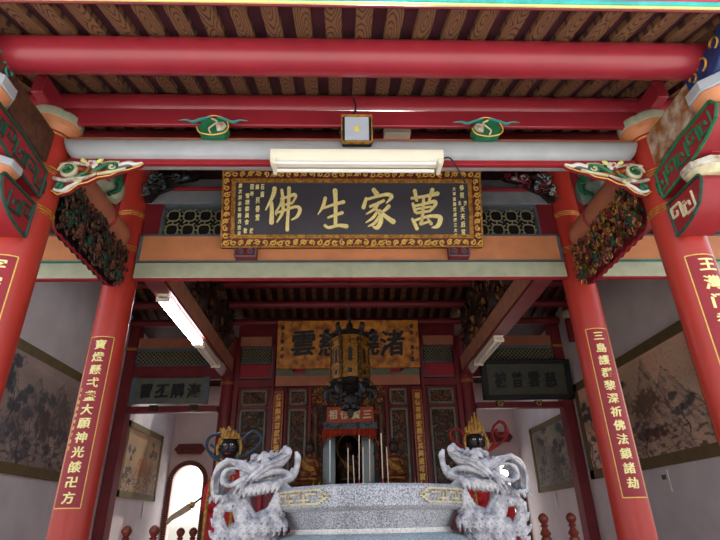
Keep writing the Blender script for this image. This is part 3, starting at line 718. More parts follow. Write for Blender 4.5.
vert('歲次癸未年葭月吉旦', -1.3, .735, .071, .042)
vert('管理委員會', -1.215, .615, .078, .05)
vert('敬', -1.23, .2, .08, .042); vert('獻', -1.16, .2, .08, .042)
vert('回奉', -1.165, .72, .085, .042); vert('鎮', -1.105, .72, .08, .042); vert('石圖', -1.045, .72, .09, .042)
vert('興善堂', -1.095, .56, .1, .05)
vert('恭祝', 1.28, .715, .09, .05); vert('北', 1.25, .53, .07, .036); vert('港', 1.315, .53, .07, .036); vert('天天后宮', 1.28, .455, .09, .05)
vert('大甲寶殿落成慶三大典', 1.19, .70, .062, .038)
g.map(PL).build('small_lettering', PGOLD, pq)
for s, w in ((-1, 'left'), (1, 'right')):
    t = thing('plaque_support', (s*1.215, 5.24, 4.33), 'small carved grey and red block holding the %s foot of the large plaque' % w, 'support')
    x = s*1.215
    MB().box(x-.12, x+.12, 5.17, 5.28, 4.325, 4.47).build('block', DRED, t, bevel=.012)
    q = MB()
    for z in (4.335, 4.46): q.tube([(x-.115, 5.165, z), (x+.115, 5.165, z)], .009, 5)
    for u in (-.115, .115): q.tube([(x+u, 5.165, 4.335), (x+u, 5.165, 4.46)], .009, 5)
    for u in (-.06, .06):
        q.tube(spiral(x+u, 4.397, .04, .01, u*20, 1.3 if u else -1.3, 5.165, 12), .008, 5)
    q.build('scrollwork', SLATE, t)

# ================================================================ LAMPS ON THE FRONT BEAM
def fluo(x0, x1, y, z, label, axis='x', lit=None, group=None):
    t = thing('strip_light', ((x0+x1)/2, y, z) if axis == 'x' else (x0, y, z), label, 'light')
    return t
t = thing('strip_light', (0, 3.4, 4.2), 'cream double fluorescent strip light hanging in front of the large plaque', 'light')
MB().prism([(3.36, 4.37), (3.5, 4.37), (3.5, 4.32), (3.47, 4.26), (3.39, 4.26), (3.36, 4.32)], 'yz', -.71, .71).build('housing', IVORY, t, bevel=.006)
for y in (3.375, 3.475):
    MB().tube([(-.66, y, 4.235), (.64, y, 4.235)], .016, 12).build('tube', TUBE, t)
for x in (-.69, .66): MB().box(x, x+.03, 3.35, 3.5, 4.21, 4.27).build('end_cap', IVORY, t)
for x in (-.45, .45): MB().box(x-.02, x+.02, 3.46, 3.56, 4.35, 4.39).build('mounting_arm', IVORY, t)
MB().tube(smooth_path([(.71, 3.45, 4.34), (.78, 3.46, 4.36), (.84, 3.5, 4.3), (.92, 3.6, 4.22), (.95, 3.7, 4.3)]), .007, 6).build('cable', CHARC, t)
t = thing('floodlight', (.0, 3.34, 4.46), 'square floodlight with silver reflector above the middle of the grey beam', 'light')
zc_ = 4.58
fy = lambda v: (v.x, 3.36+v.y-(v.z)*.25, zc_+v.z)
MB().box(-.125, .125, .006, .07, -.115, .115).map(fy).build('housing', CHARC, t, bevel=.01)
f = MB()
for x0, x1, z0, z1 in ((-.13, .13, -.12, -.112), (-.13, .13, .112, .12), (-.13, -.122, -.12, .12), (.122, .13, -.12, .12)): f.box(x0, x1, -.012, .02, z0, z1)
f.map(fy).build('frame', OGOLD, t)
q = MB(); a, b = .1, .035; vs = [(-a, -.004, -a), (a, -.004, -a), (a, -.004, a), (-a, -.004, a), (-b, .0, -b), (b, .0, -b), (b, .0, b), (-b, .0, b)]
q.add([(x, y-.004 if i < 4 else y-.001, z) for i, (x, y, z) in enumerate(vs)]+[(x, .001, z) for x, y, z in vs[:4]], [(0, 1, 5, 4), (1, 2, 6, 5), (2, 3, 7, 6), (3, 0, 4, 7), (4, 5, 6, 7), (8, 9, 10, 11), (0, 8, 9, 1), (2, 10, 11, 3), (1, 9, 10, 2), (3, 11, 8, 0)])
q.map(fy).build('reflector', ALU, t)
MB().box(-.018, .018, -.008, 0, -.018, .018).map(fy).build('led_chip', LED, t)
MB().tube(smooth_path([(-.02, 3.42, 4.7), (-.06, 3.44, 4.78), (-.02, 3.47, 4.85), (0, 3.5, 4.95), (-.02, 3.49, 5.05)]), .008, 6).build('cable', CHARC, t)
br = MB().tube([(-.14, 3.4, 4.58), (-.14, 3.5, 4.66), (-.14, 3.53, 4.74)], .009, 6); br.tube([(.14, 3.4, 4.58), (.14, 3.5, 4.66), (.14, 3.53, 4.74)], .009, 6); br.tube([(-.14, 3.53, 4.74), (.14, 3.53, 4.74)], .009, 6)
br.tube([(0, 3.53, 4.74), (0, 3.56, 4.85)], .009, 6)
br.build('bracket', CHARC, t)
t = thing('strip_light', (.34, 4.0, 4.98), 'small cream light end showing just right of the floodlight', 'light')
p = at(397, 134, 3.95)
MB().box(p.x-.13, p.x+.13, 3.9, 4.02, p.z-.025, p.z+.06).build('housing', IVORY, t, bevel=.005)
MB().tube([(p.x, 3.96, p.z+.06), (p.x, 3.96, 5.46-.06)], .006, 6).build('hanger', CHARC, t)
# ================================================================ HALL DEPTH BEAMS, TRUSSES
for s, n in ((-1, 'left'), (1, 'right')):
    t = thing('hall_beam', (s*HX, 8.4, 4.57), 'long hall beam running back from the inner %s column, terracotta side and plum underside' % n, 'beam')
    mx(s, MB().box(2.52, 2.78, 5.56, 11.22, 4.62, 4.97)).build('beam', mat('dusty_tan_beam_paint', (206, 144, 116), .5), t, bevel=.03)
    mx(s, MB().box(2.51, 2.77, 5.6, 11.2, 4.575, 4.625)).build('underside_board', DRED, t)
    tr = thing('roof_truss', (s*HX, 8.4, 4.97), 'dark carved roof truss stacked on the %s hall beam' % n, 'truss')
    mx(s, MB().box(2.54, 2.74, 6.2, 10.7, 5.45, 5.62)).build('beam', DKWOOD, tr, bevel=.02)
    mx(s, MB().box(2.55, 2.73, 7.1, 9.9, 5.95, 6.1)).build('beam', DKWOOD, tr, bevel=.02)
    mx(s, MB().box(2.66, 2.7, 5.6, 11.2, 4.97, 6.2)).build('back_board', BLACK, tr)
    for k, y in enumerate((6.4, 7.5, 8.45, 9.4, 10.5)):
        q = lambda a: 1+.1*abs(math.cos(3*a))
        mx(s, MB().lathe([(.06, 4.97), (.13, 5.02), (.16, 5.15), (.14, 5.3), (.08, 5.42), (.07, 5.46)], 2.62, y, 24, rf=q)).build('melon_strut', DKWOOD, tr)
        z = 5.45 if k in (0, 4) else 5.95
        mx(s, MB().box(2.4, 2.66, y-.09, y+.09, z-.3, z-.18)).build('bracket_block', BRONZE if s > 0 else BRWOOD, tr, bevel=.02)
    cv = carving(5.2, 1.0, 260, 41, 4, .1, .07).map(lambda v: (2.6+v.y, 5.8+v.x, 5.0+v.z))
    mx(s, cv).build('carved_relief', [BLACK, DKWOOD, OGOLD if s > 0 else BRONZE, BRWOOD], tr)
    # side wall purlin ends resting on small posts
    t = thing('side_purlin_post', (s*4.86, 10.6, 5.5), 'short dark red post carrying a purlin in the %s side bay' % n, 'post')
    mx(s, MB().tube([(4.86, 10.6, 5.1), (4.86, 10.6, 5.9)], .07, 12)).build('post', DRED, t)
    mx(s, MB().lathe([(.08, 5.62), (.12, 5.66), (.12, 5.76), (.08, 5.8)], 4.86, 10.6, 12)).build('cap', SAGE, t)
    # strip lights under the hall beams
    spans = ((6.75, 8.75, LITT if s < 0 else TUBE), (8.85, 10.15, TUBE)) if s < 0 else ((8.65, 10.2, TUBE),)
    for k, (a, b, m) in enumerate(spans):
        lb = ('lit white strip light under the left hall beam, nearer one' if k == 0 else 'unlit strip light under the left hall beam, farther one') if s < 0 else 'unlit strip light under the right hall beam'
        t = thing('strip_light', (s*2.64, (a+b)/2, 4.45), lb, 'light')
        mx(s, MB().prism([(2.55, 4.578), (2.73, 4.578), (2.71, 4.53), (2.67, 4.51), (2.61, 4.51), (2.57, 4.53)], 'xz', a, b)).build('housing', IVORY, t)
        for x in (2.58, 2.7): mx(s, MB().tube([(x, a+.05, 4.49), (x, b-.05, 4.49)], .018, 10)).build('tube', m, t)
        for q0 in (a, b-.04): mx(s, MB().box(2.55, 2.73, q0, q0+.04, 4.465, 4.53)).build('end_cap', IVORY, t)

# ================================================================ ALTAR SCREEN AT THE HALL COLUMNS
SY = 11.4
MBX = lambda *a: MB().box(*a)
sc = thing('altar_screen', (0, SY, .45), 'dark red carved altar screen closing the middle bay behind the incense burner', 'screen')
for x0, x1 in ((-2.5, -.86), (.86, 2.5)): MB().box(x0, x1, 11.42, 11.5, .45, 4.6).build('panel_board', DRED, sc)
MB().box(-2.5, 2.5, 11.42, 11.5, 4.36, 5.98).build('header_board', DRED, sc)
for s in (-1, 1):
    for nm, x0, x1, z0, z1, m, y0 in (('stile', 1.62, 1.68, .45, 5.3, DRED, 11.3), ('stile', .8, .86, .45, 4.36, DRED, 11.3), ('stile', 1.33, 1.37, .45, 4.36, DRED, 11.34),
        ('stile', 2.4, 2.5, .45, 5.3, DRED, 11.33), ('orange_rail', 1.72, 2.42, 5.28, 5.5, TERRA, 11.3), ('red_rail', 1.68, 2.5, 4.36, 4.52, DRED, 11.32)):
        mx(s, MBX(x0, x1, y0, 11.45, z0, z1)).build(nm, m, sc, bevel=.006)
    # lattice window above
    lt = mx(s, MBX(1.72, 2.4, 11.4, 11.43, 4.92, 5.22)).build('lattice_backing', BLACK, sc)
    L_ = MB()
    for k in range(-4, 11):
        for d in (-1, 1):
            a = (1.72+k*.075, 4.92); b = (a[0]+.3, 5.22) if d > 0 else (a[0]+.3, 4.92); a = a if d > 0 else (a[0], 5.22)
            x0, z0, x1, z1 = a[0], a[1], b[0], b[1]
            def cl(x, x0=x0, z0=z0, x1=x1, z1=z1): return z0+(z1-z0)*(x-x0)/(x1-x0)
            u0, u1 = max(x0, 1.74), min(x1, 2.38)
            if u1 > u0+.01: L_.tube([(u0, 11.385, cl(u0)), (u1, 11.385, cl(u1))], .006, 4)
    mx(s, L_).build('diamond_lattice', LATT, sc)
    e = MB()
    for z in (4.56, 4.9, 5.24): e.box(1.7, 2.42, 11.36, 11.42, z-.012, z+.012)
    for x in (1.7, 2.41): e.box(x-.01, x+.01, 11.36, 11.42, 4.56, 5.24)
    mx(s, e).build('grey_frame', SLATE, sc)
    mx(s, MBX(1.72, 2.4, 11.39, 11.42, 4.58, 4.88)).build('red_panel', CRIM, sc)
    # carved panels: outer and inner, upper and lower
    for (x0, x1) in ((1.76, 2.32), (.9, 1.28)):
        for (z0, z1) in ((3.96, 4.3), (2.3, 3.88)):
            mx(s, MBX(x0+.04, x1-.04, 11.385, 11.42, z0+.04, z1-.04)).build('carved_panel_ground', BLACK, sc)
            fr = MB()
            for a in ((x0, x1, z0, z0+.045), (x0, x1, z1-.045, z1), (x0, x0+.045, z0, z1), (x1-.045, x1, z0, z1)): fr.box(a[0], a[1], 11.35, 11.42, a[2], a[3])
            mx(s, fr).build('panel_frame', mat('grey_green_frame', (124, 124, 104), .5), sc, bevel=.006)
            w, h = x1-x0-.12, z1-z0-.12
            cv = carving(w, h, int(60+w*h*420), int(x0*10+z0*10), 3, .04, .02).map(lambda v, x0=x0, z0=z0: (x0+.06+v.x, 11.385+v.y, z0+.06+v.z))
            mx(s, cv).build('panel_relief', [mat('relief_red', (130, 60, 48), .5, var=.2), mat('relief_tan', (150, 118, 84), .5, var=.2), BRONZE], sc)
    # header between plaque and panels
    mx(s, MBX(.3, 1.6, 11.34, 11.43, 4.38, 4.6)).build('orange_rail', TERRA, sc)
    mx(s, MBX(.3, 1.6, 11.36, 11.43, 4.6, 4.82)).build('sage_rail', mat('dim_sage', (110, 118, 100), .6), sc)
    mx(s, MBX(.95, 1.2, 11.34, 11.4, 4.66, 4.76)).build('red_block', CRIM, sc)
# surround of the niche
cv = MB()
def niche(u, v): return (v > 1.35 and abs(u-.8) < .82) or abs(u-.8) > .56
cv = carving(1.6, 1.75, 520, 61, 4, .055, .05, niche).map(lambda v: (-.8+v.x, 11.38+v.y, 2.6+v.z))
bk = MB().box(-.8, -.55, 11.38, 11.46, .45, 4.36); bk.box(.55, .8, 11.38, 11.46, .45, 4.36); bk.box(-.55, .55, 11.38, 11.46, 3.42, 4.36)
bk.build('niche_surround', DKWOOD, sc)
cv.build('niche_carving', [mat('relief_rust', (156, 78, 48), .5, var=.2), DRED, OGOLD, BRWOOD], sc)
for s in (-1, 1):
    mx(s, MB().lathe([(.06, 2.5), (.06, 3.7), (.075, 3.75)], .7, 11.3, 12)).build('dragon_pillar', BRWOOD, sc)
nb = MB().box(-.8, .8, 12.9, 12.95, .45, 4.4); nb.box(-.82, -.78, 11.5, 12.9, .45, 4.4); nb.box(.78, .82, 11.5, 12.9, .45, 4.4); nb.box(-.8, .8, 11.5, 12.9, 4.36, 4.4)
nb.build('niche_box', BLACK, sc)
for s in (-1, 1): mx(s, MBX(.28, .54, 11.5, 11.53, 1.9, 3.3)).build('glass_panel', GLS, sc)
# couplet boards on the screen posts
for s, n, txt in ((-1, 'left', '佛法無邊普度群迷登覺岸'), (1, 'right', '祖德有靈宏開勝其與道可寶')):
    t = thing('couplet_board', (s*1.5, 11.3, 2.3), 'narrow red couplet board with golden characters, %s of the altar niche' % n, 'board')
    MB().box(s*1.5-.1, s*1.5+.1, 11.27, 11.32, 2.0, 4.24).build('board', CRIM, t, bevel=.01)
    e = MB()
    for x in (-.095, .095): e.box(s*1.5+x-.008, s*1.5+x+.008, 11.26, 11.28, 2.0, 4.24)
    e.box(s*1.5-.1, s*1.5+.1, 11.26, 11.28, 4.22, 4.24); e.build('gold_edge', OGOLD, t)
    g = MB()
    for k, ch in enumerate(txt): put_glyph(g, ch, s*1.5, 4.12-.15*k, .12, .135, .012, 0, .02)
    g.map(lambda v: (v.x, 11.268+v.y, v.z)).build('lettering', GOLD, t)
# 3-treasure sign and curtain in the niche
t = thing('sign_board', (0, 11.2, 3.55), 'orange-red board with four pale characters over the altar niche, below the lantern', 'sign')
MB().box(-.46, .54, 11.2, 11.24, 3.56, 3.88).build('board', mat('orange_red_board', (196, 74, 44), .5), t, bevel=.01)
g = MB()
for k, ch in enumerate('祖佛寶三'): put_glyph(g, ch, -.32+.24*k, 3.72, .19, .2, .01, 0, .015)
g.map(lambda v: (v.x, 11.2+v.y, v.z)).build('lettering', CREAM, t)
t = MB(); n = 40; vs = []; fs = []
for i in range(n+1):
    u = i/n; x = -.56+1.14*u; d = .03*math.sin(u*PI*22); zl = 3.2+.1*math.sin(PI*u)
    vs += [(x, 11.22+d, 3.43), (x, 11.2+d*1.3, zl), (x, 11.23+d, 3.43), (x, 11.21+d*1.3, zl)]
for i in range(n):
    a = i*4; b = a+4; fs += [(a, b, b+1, a+1), (a+2, a+3, b+3, b+2), (a, a+2, b+2, b), (a+1, b+1, b+3, a+3)]
tag(t.add(vs, fs).build('valance', ORCL), 'orange-red gathered valance across the top of the altar niche', 'curtain')
c = carving(1.1, .12, 60, 71, 2, .04, .02).map(lambda v: (-.5+v.x, 11.2+v.y, 3.44+v.z)); c.box(-.52, .6, 11.2, 11.26, 3.43, 3.56)
tag(c.build('carved_rail', [SLATE, DKWOOD]), 'dark bluish carved rail between the orange-red board and the valance', 'rail')

# ochre plaque
t = thing('plaque', (0, 11.05, 4.78), 'old ochre wooden plaque with large black characters, partly hidden by the hanging lantern', 'plaque')
MB().box(-1.56, 1.58, 11.04, 11.12, 4.68, 5.74).map(lambda v: (v.x, v.y-(v.z-4.68)*.12, v.z)).build('board', OCHRE, t, bevel=.012)
g = MB()
for x, ch in ((-.98, '雲'), (-.38, '慈'), (.42, '繞'), (.98, '渚')): put_glyph(g, ch, x, 5.22, .56, .6, .02, 0, .012, .04, bold=.016)
for k, ch in enumerate('歲次癸未年'): put_glyph(g, ch, -1.44, 5.58-.16*k, .09, .11, .01, 0, .01)
for k, ch in enumerate('同治'): put_glyph(g, ch, 1.42, 5.58-.13*k, .09, .11, .01, 0, .01)
for k, ch in enumerate('弟子敬'): put_glyph(g, ch, 1.42, 5.12-.13*k, .09, .11, .01, 0, .01)
g.map(lambda v: (v.x, 11.035+v.y-(v.z-4.68)*.12, v.z)).build('lettering', CHARC, t)
for x in (-1.2, 1.2): MB().box(x-.03, x+.03, 11.0, 11.41, 5.66, 5.7).build('hanger', DKWOOD, t); MB().box(x-.03, x+.03, 11.1, 11.41, 4.7, 4.74).build('hanger', DKWOOD, t)

# ================================================================ SIDE BAYS OF THE SCREEN LINE
for s, n in ((-1, 'left'), (1, 'right')):
    t = thing('bay_partition', (s*3.75, SY, 3.85), 'high partition of orange rail, diamond lattice and red boards across the %s side bay' % n, 'partition')
    a, b = 2.8, 4.72
    mx(s, MBX(a, b, 11.36, 11.46, 5.27, 5.5)).build('orange_rail', TERRA, t)
    mx(s, MBX(a, b, 11.37, 11.45, 5.23, 5.27)).build('grey_line', SLATE, t)
    mx(s, MBX(a, b, 11.38, 11.46, 4.55, 4.86)).build('red_board', DRED, t)
    fr = MB()
    for z in (4.88, 5.21): fr.box(a, b, 11.36, 11.44, z-.015, z+.015)
    for x in (a+.01, b-.01): fr.box(x-.012, x+.012, 11.36, 11.44, 4.88, 5.21)
    mx(s, fr).build('lattice_frame', SLATE, t)
    L_ = MB(); k = -5
    while a+k*.09 < b:
        for d in (0, 1):
            x0 = a+k*.09; x1 = x0+.31; z0, z1 = (4.89, 5.2) if d else (5.2, 4.89)
            u0, u1 = max(x0, a), min(x1, b)
            if u1 > u0+.01:
                f = lambda x: z0+(z1-z0)*(x-x0)/(x1-x0)
                L_.tube([(u0, 11.4, f(u0)), (u1, 11.4, f(u1))], .01, 4)
        k += 1
    mx(s, L_).build('diamond_lattice', LATT, t)
    mx(s, MBX(a, b, 11.43, 11.45, 4.87, 5.23)).build('lattice_backing', BLACK, t)  # dark sheet added behind the open lattice, standing in for shade
    l = thing('lintel', (s*3.75, SY, 3.83), 'dark red lintel with two carved bosses over the opening of the %s side bay' % n, 'lintel')
    mx(s, MBX(a, b, 11.32, 11.48, 3.84, 3.97)).build('beam', DRED, l, bevel=.008)
    for x in (3.3, 4.15):
        bb = MB().box(x-.08, x+.08, 11.26, 11.33, 3.85, 3.98)
        for i in range(6): bb.ball((x+.05*math.cos(i*PI/3), 11.25, 3.92+.04*math.sin(i*PI/3)), .025, 6, 1)
        mx(s, bb).build('boss', [DKWOOD, OGOLD if s > 0 else BRONZE], l)
    g = MB()
    if s < 0:
        q = thing('plaque', (-3.78, 11.2, 4.0), 'long grey-green plaque with four dark characters over the left side bay', 'plaque')
        MB().box(-4.6, -3.0, 11.14, 11.2, 3.99, 4.53).build('board', GBOARD, q, bevel=.01)
        for x0, x1 in ((-4.62, -4.5), (-3.1, -2.98)): MB().box(x0, x1, 11.12, 11.21, 3.98, 4.54).build('side_strip', SLATE, q)
        for k, ch in enumerate('冒丕隅海'): put_glyph(g, ch, -4.3+.335*k, 4.25, .28, .32, .012, 0, .02)
        g.map(lambda v: (v.x, 11.14+v.y, v.z)).build('lettering', CHARC, q)
    else:
        q = thing('plaque', (3.9, 11.2, 4.0), 'dark framed plaque with four shadowy characters over the right side bay', 'plaque')
        MB().box(2.98, 4.82, 11.14, 11.2, 4.0, 4.8).map(lambda v: (v.x, v.y-(v.z-4)*.1, v.z)).build('board', mat('dark_olive_plaque', (78, 80, 66), .6), q)
        f = MB()
        for bx in ((2.92, 4.9, 3.98, 4.07), (2.92, 4.9, 4.74, 4.83), (2.92, 3.04, 3.98, 4.83), (4.78, 4.9, 3.98, 4.83)): f.box(bx[0], bx[1], 11.1, 11.22, bx[2], bx[3])
        f.map(lambda v: (v.x, v.y-(v.z-4)*.1, v.z)).build('frame', CHARC, q, bevel=.015)
        for k, ch in enumerate('被普雲慈'): put_glyph(g, ch, 3.33+.37*k, 4.4, .27, .36, .012, 0, .01)
        g.map(lambda v: (v.x, 11.14+v.y-(v.z-4)*.1, v.z)).build('lettering', CHARC, q)
    # hexagonal sign over each arch
    h = thing('hexagon_sign', (s*4.4, 15.44, 3.55), 'small dark red pointed-end sign above the %s arched doorway' % n, 'sign')
    p = at(190, 449, 15.45) if s < 0 else at(498, 437, 15.45)
    X, Z = p.x, p.z; w, hh = .44, .14
    MB().prism([(X-w, Z), (X-w+.12, Z-hh), (X+w-.12, Z-hh), (X+w, Z), (X+w-.12, Z+hh), (X-w+.12, Z+hh)], 'xz', 15.43, 15.48).build('board', DRED, h, bevel=.01)
    g = MB()
    for k, ch in enumerate('竹嚴春行'): put_glyph(g, ch, X-.24+.16*k, Z, .12, .15, .008, 0, .01)
    g.map(lambda v: (v.x, 15.43+v.y, v.z)).build('lettering', BRONZE, h)

# ================================================================ WALL PICTURES
def picture(s, y0, y1, z0, z1, label, fn, frame=.13, tones=OLIVE, hang=True):
    t = thing('hanging_painting', (s*4.93, (y0+y1)/2, z0), label, 'painting')
    x = s*4.945
    f = MB()
    for a in ((y0, y1, z0, z0+frame), (y0, y1, z1-frame, z1), (y0, y0+frame, z0, z1), (y1-frame, y1, z0, z1)): f.box(x-s*.03, x, a[0], a[1], a[2], a[3])
    f.build('silk_border', tones, t)
    nu, nv = 200, 110; vs = []; col = []
    for j in range(nv+1):
        for i in range(nu+1):
            u, v = i/nu, j/nv; vs.append((x-s*.018, y0+frame*.9+(y1-y0-frame*1.8)*u, z0+frame*.9+(z1-z0-frame*1.8)*v)); col.append(fn(u, v))
    fs = [(j*(nu+1)+i, j*(nu+1)+i+1, (j+1)*(nu+1)+i+1, (j+1)*(nu+1)+i) for j in range(nv) for i in range(nu)]
    m = MB().add(vs, fs); o = m.build('picture', PICT, t)
    at_ = o.data.color_attributes.new('paint', 'FLOAT_COLOR', 'POINT')
    at_.data.foreach_set('color', [c for q in col for c in (*s2l(q), 1)])
def mixc(a, b, t): t = max(0, min(1, t)); return tuple(a[i]*(1-t)+b[i]*t for i in range(3))
def nz(x, y, s=0): return noise.noise(Vector((x, y, s)))
def blob(u, v, cu, cv, ru, rv, s): # soft ink blob with a ragged edge
    d = ((u-cu)/ru)**2+((v-cv)/rv)**2
    return max(0, min(1, (1-d+1.1*nz(u*38, v*24, s))*1.6))
def land(base, ink, accent, trees, peaks, seed, flip=False):
    def f(u, v):
        c = mixc(base, mixc(base, ink, .5), .35+.9*nz(u*3+seed, v*2.5, 1))
        c = mixc(c, (226, 204, 180), .5*max(0, nz(u*4+9, v*5, seed)))
        for pu_, pv, w, k in peaks:            # pointed rocks with washed flanks and dark ridge strokes
            top = pv-abs(u-pu_)/w*.5+.09*nz(u*14, seed, 3)+.04*nz(u*50, seed, 6)
            if v < top and v > top-.6:
                e = (top-v)/.6; st = abs(nz(u*26+v*10, v*7, 4+seed))
                c = mixc(c, ink, .75*k*(1-e)*(.15+1.3*st))
                if nz(u*40+v*16, v*10, 7+seed) > .3: c = mixc(c, (60, 54, 56), .4*(1-e))
                if top-v < .012: c = mixc(c, ink, .8)
        for tu, tv, r, k in trees:
            m = 0
            for q in range(5):
                m = max(m, blob(u, v, tu+r*.9*math.sin(q*2.4+tu*30), tv+r*1.1*math.cos(q*1.9+tv*20), r*.5, r*.6, tu*9+q))
            c = mixc(c, (52, 58, 64), .85*k*m)
            tw = tu+.012*math.sin(v*26+tu*40)
            if abs(u-tw) < .0045 and tv-.3 < v < tv: c = mixc(c, (62, 46, 40), .8)
        for au, av, ru, rv, cc in accent: c = mixc(c, cc, .75*blob(u, v, au, av, ru, rv, au*5))
        g_ = abs(nz(u*9+seed, v*14, 12))       # loose contour strokes in the lower ground
        if v < .5 and g_ < .035: c = mixc(c, ink, .6)
        if v < .28 and nz(u*20, v*26, 15+seed) > .28: c = mixc(c, (58, 56, 60), .6)
        return mixc(c, ink, .3*max(0, nz(u*60, v*40, 9)))
    return f
br_ = land((246, 204, 172), (104, 92, 88), [(.36, .38, .05, .14, (196, 168, 70)), (.18, .42, .04, .12, (84, 106, 130)), (.3, .6, .03, .1, (150, 120, 60)), (.62, .22, .14, .07, (74, 42, 40)), (.62, .52, .13, .15, (96, 70, 58)), (.12, .12, .06, .07, (80, 96, 110))],
    [(.36, .8, .1, 1), (.1, .72, .1, .9), (.2, .15, .06, .7), (.55, .3, .05, .7), (.86, .42, .07, .8), (.03, .3, .06, .8), (.45, .28, .04, .6)], [(.66, .96, .12, 1), (.8, .8, .2, .8), (.5, .7, .2, .5)], 2)
# u runs from near (0) to far (1) along the wall
def flipu(f): return lambda u, v: f(1-u, v)
picture(1, 6.95, 11.15, 2.35, 4.27, 'large peach-toned landscape painting in an olive border, on the right wall', flipu(br_), .17)
bl = land((168, 144, 132), (80, 74, 76), [(.3, .25, .1, .12, (92, 100, 108)), (.7, .4, .1, .16, (90, 70, 62)), (.85, .6, .1, .2, (96, 84, 78))],
    [(.2, .8, .14, 1), (.36, .62, .12, .9), (.62, .55, .12, .7), (.12, .3, .1, .9), (.85, .3, .1, .7), (.5, .2, .1, .6)], [(.25, .98, .2, .9), (.55, .85, .2, .8), (.8, .9, .2, .6)], 5)
picture(-1, 6.6, 9.75, 2.36, 4.2, 'large murky brown landscape painting in an olive border, on the left wall', bl, .15)
b3 = land((190, 150, 110), (92, 84, 72), [(.5, .4, .14, .2, (170, 96, 48)), (.7, .3, .1, .2, (150, 84, 50))], [(.15, .6, .08, .9), (.12, .25, .09, .9), (.8, .75, .1, .8), (.92, .3, .05, .7)], [(.5, .8, .2, .6), (.75, .6, .2, .6)], 8)
picture(-1, 12.1, 14.6, 2.25, 3.84, 'smaller golden-brown painting on the left wall near the arched doorway', b3, .13)
b4 = land((150, 140, 122), (76, 74, 72), [(.4, .4, .1, .3, (96, 84, 70))], [(.25, .8, .14, 1), (.3, .5, .14, .9), (.7, .85, .12, .9), (.8, .4, .1, .6)], [(.6, .9, .2, .9), (.3, .7, .2, .9)], 11)
picture(1, 11.75, 14.35, 2.27, 3.84, 'smaller grey painting on the right wall behind the square pillar', b4, .13)
for s, y, z0, z1, w, l in ((1, 8.6, 1.98, 2.3, .14, 'small white notice taped on the right wall under the large painting'), (1, 13.3, 1.9, 2.22, .07, 'narrow white paper strip under the smaller right painting'), (-1, 13.9, 1.85, 2.2, .07, 'narrow white paper strip under the smaller left painting')):
    t = thing('paper_notice', (s*4.94, y, z0), l, 'notice')
    m = MB().box(4.93, 4.945, y-w/2*1.6, y+w/2*1.6, z0, z1); mx(s, m).build('sheet', PAPER, t)
    if w > .1: MB().box(4.925, 4.932, y-.06, y+.06, z1-.14, z1-.07).build('printed_patch', GBOARD, t)

# ================================================================ HALL RAILINGS WITH BALL FINIALS
def railing(pxs, D, label, zt, pitch=None):
    xs = [at(px, 530, D).x for px in pxs]
    t = thing('railing', (sum(xs)/len(xs), D, .45), label, 'railing')
    for x in xs:
        MB().lathe([(.075, .45), (.075, zt-.34), (.05, zt-.32), (.085, zt-.28), (.045, zt-.22), (.04, zt-.2), (.06, zt-.17), (.035, zt-.155), (.055, zt-.13), (.075, zt-.09), (.075, zt-.06), (.05, zt-.02), (.012, zt)], x, D, 16).build('post', RAILM, t)
    MB().box(min(xs)-.1, max(xs)+.1, D-.04, D+.04, zt-.5, zt-.42).build('rail', RAILM, t, bevel=.01)
    MB().box(min(xs)-.1, max(xs)+.1, D-.04, D+.04, .6, .68).build('rail', RAILM, t, bevel=.01)
railing((127, 154.5), 8.6, 'red-brown railing with ball finials at the lower left, before the arched doorway', 1.665)
railing((181, 193.5, 205), 10.6, 'farther row of three dark ball-topped railing posts across the arched doorway', 1.63)
railing((545, 573), 8.6, 'red-brown railing with ball finials between the burner and the inner right column', 1.72)

# halberd
hp = [at(213, 489, 9), at(192, 505, 9), at(166, 522, 9)]
t = thing('ceremonial_halberd', hp[2], 'slanting ceremonial halberd with a tan blade and black shaft before the bright arch', 'halberd')
MB().tube([hp[0], hp[1]], .016, 8).build('shaft', CHARC, t)
d = (hp[2]-hp[1]); n_ = Vector((-d.z, 0, d.x)).normalized()
Bp = [hp[1]-n_*.03, hp[1]+d*.1+n_*.05, hp[1]+d*.45+n_*.045, hp[1]+d*.8+n_*.03, hp[2]+n_*.05, hp[2]-n_*.015, hp[1]+d*.75-n_*.045, hp[1]+d*.35-n_*.045, hp[1]+d*.12-n_*.05]
MB().prism([(v.x, v.z) for v in Bp], 'xz', 8.985, 9.015).build('blade', mat('tan_wood_blade', (168, 142, 112), .5), t, bevel=.005)
MB().ball(hp[1], .05, 10).build('guard', OGOLD, t)
q = at(214, 489, 9); st = thing('weapon_stand', (q.x, 9, .45), 'red post of a weapon stand holding the halberd beside the left dragon', 'stand')
MB().box(q.x-.05, q.x+.05, 8.93, 9.07, .45, q.z-.03).build('post', REDCL, st); MB().box(q.x-.08, q.x+.1, 8.9, 9.1, q.z-.06, q.z+.1).build('head', CRIM, st, bevel=.015)
MB().box(q.x-.2, q.x+.2, 8.8, 9.2, .45, .53).build('foot', DRED, st, bevel=.01)

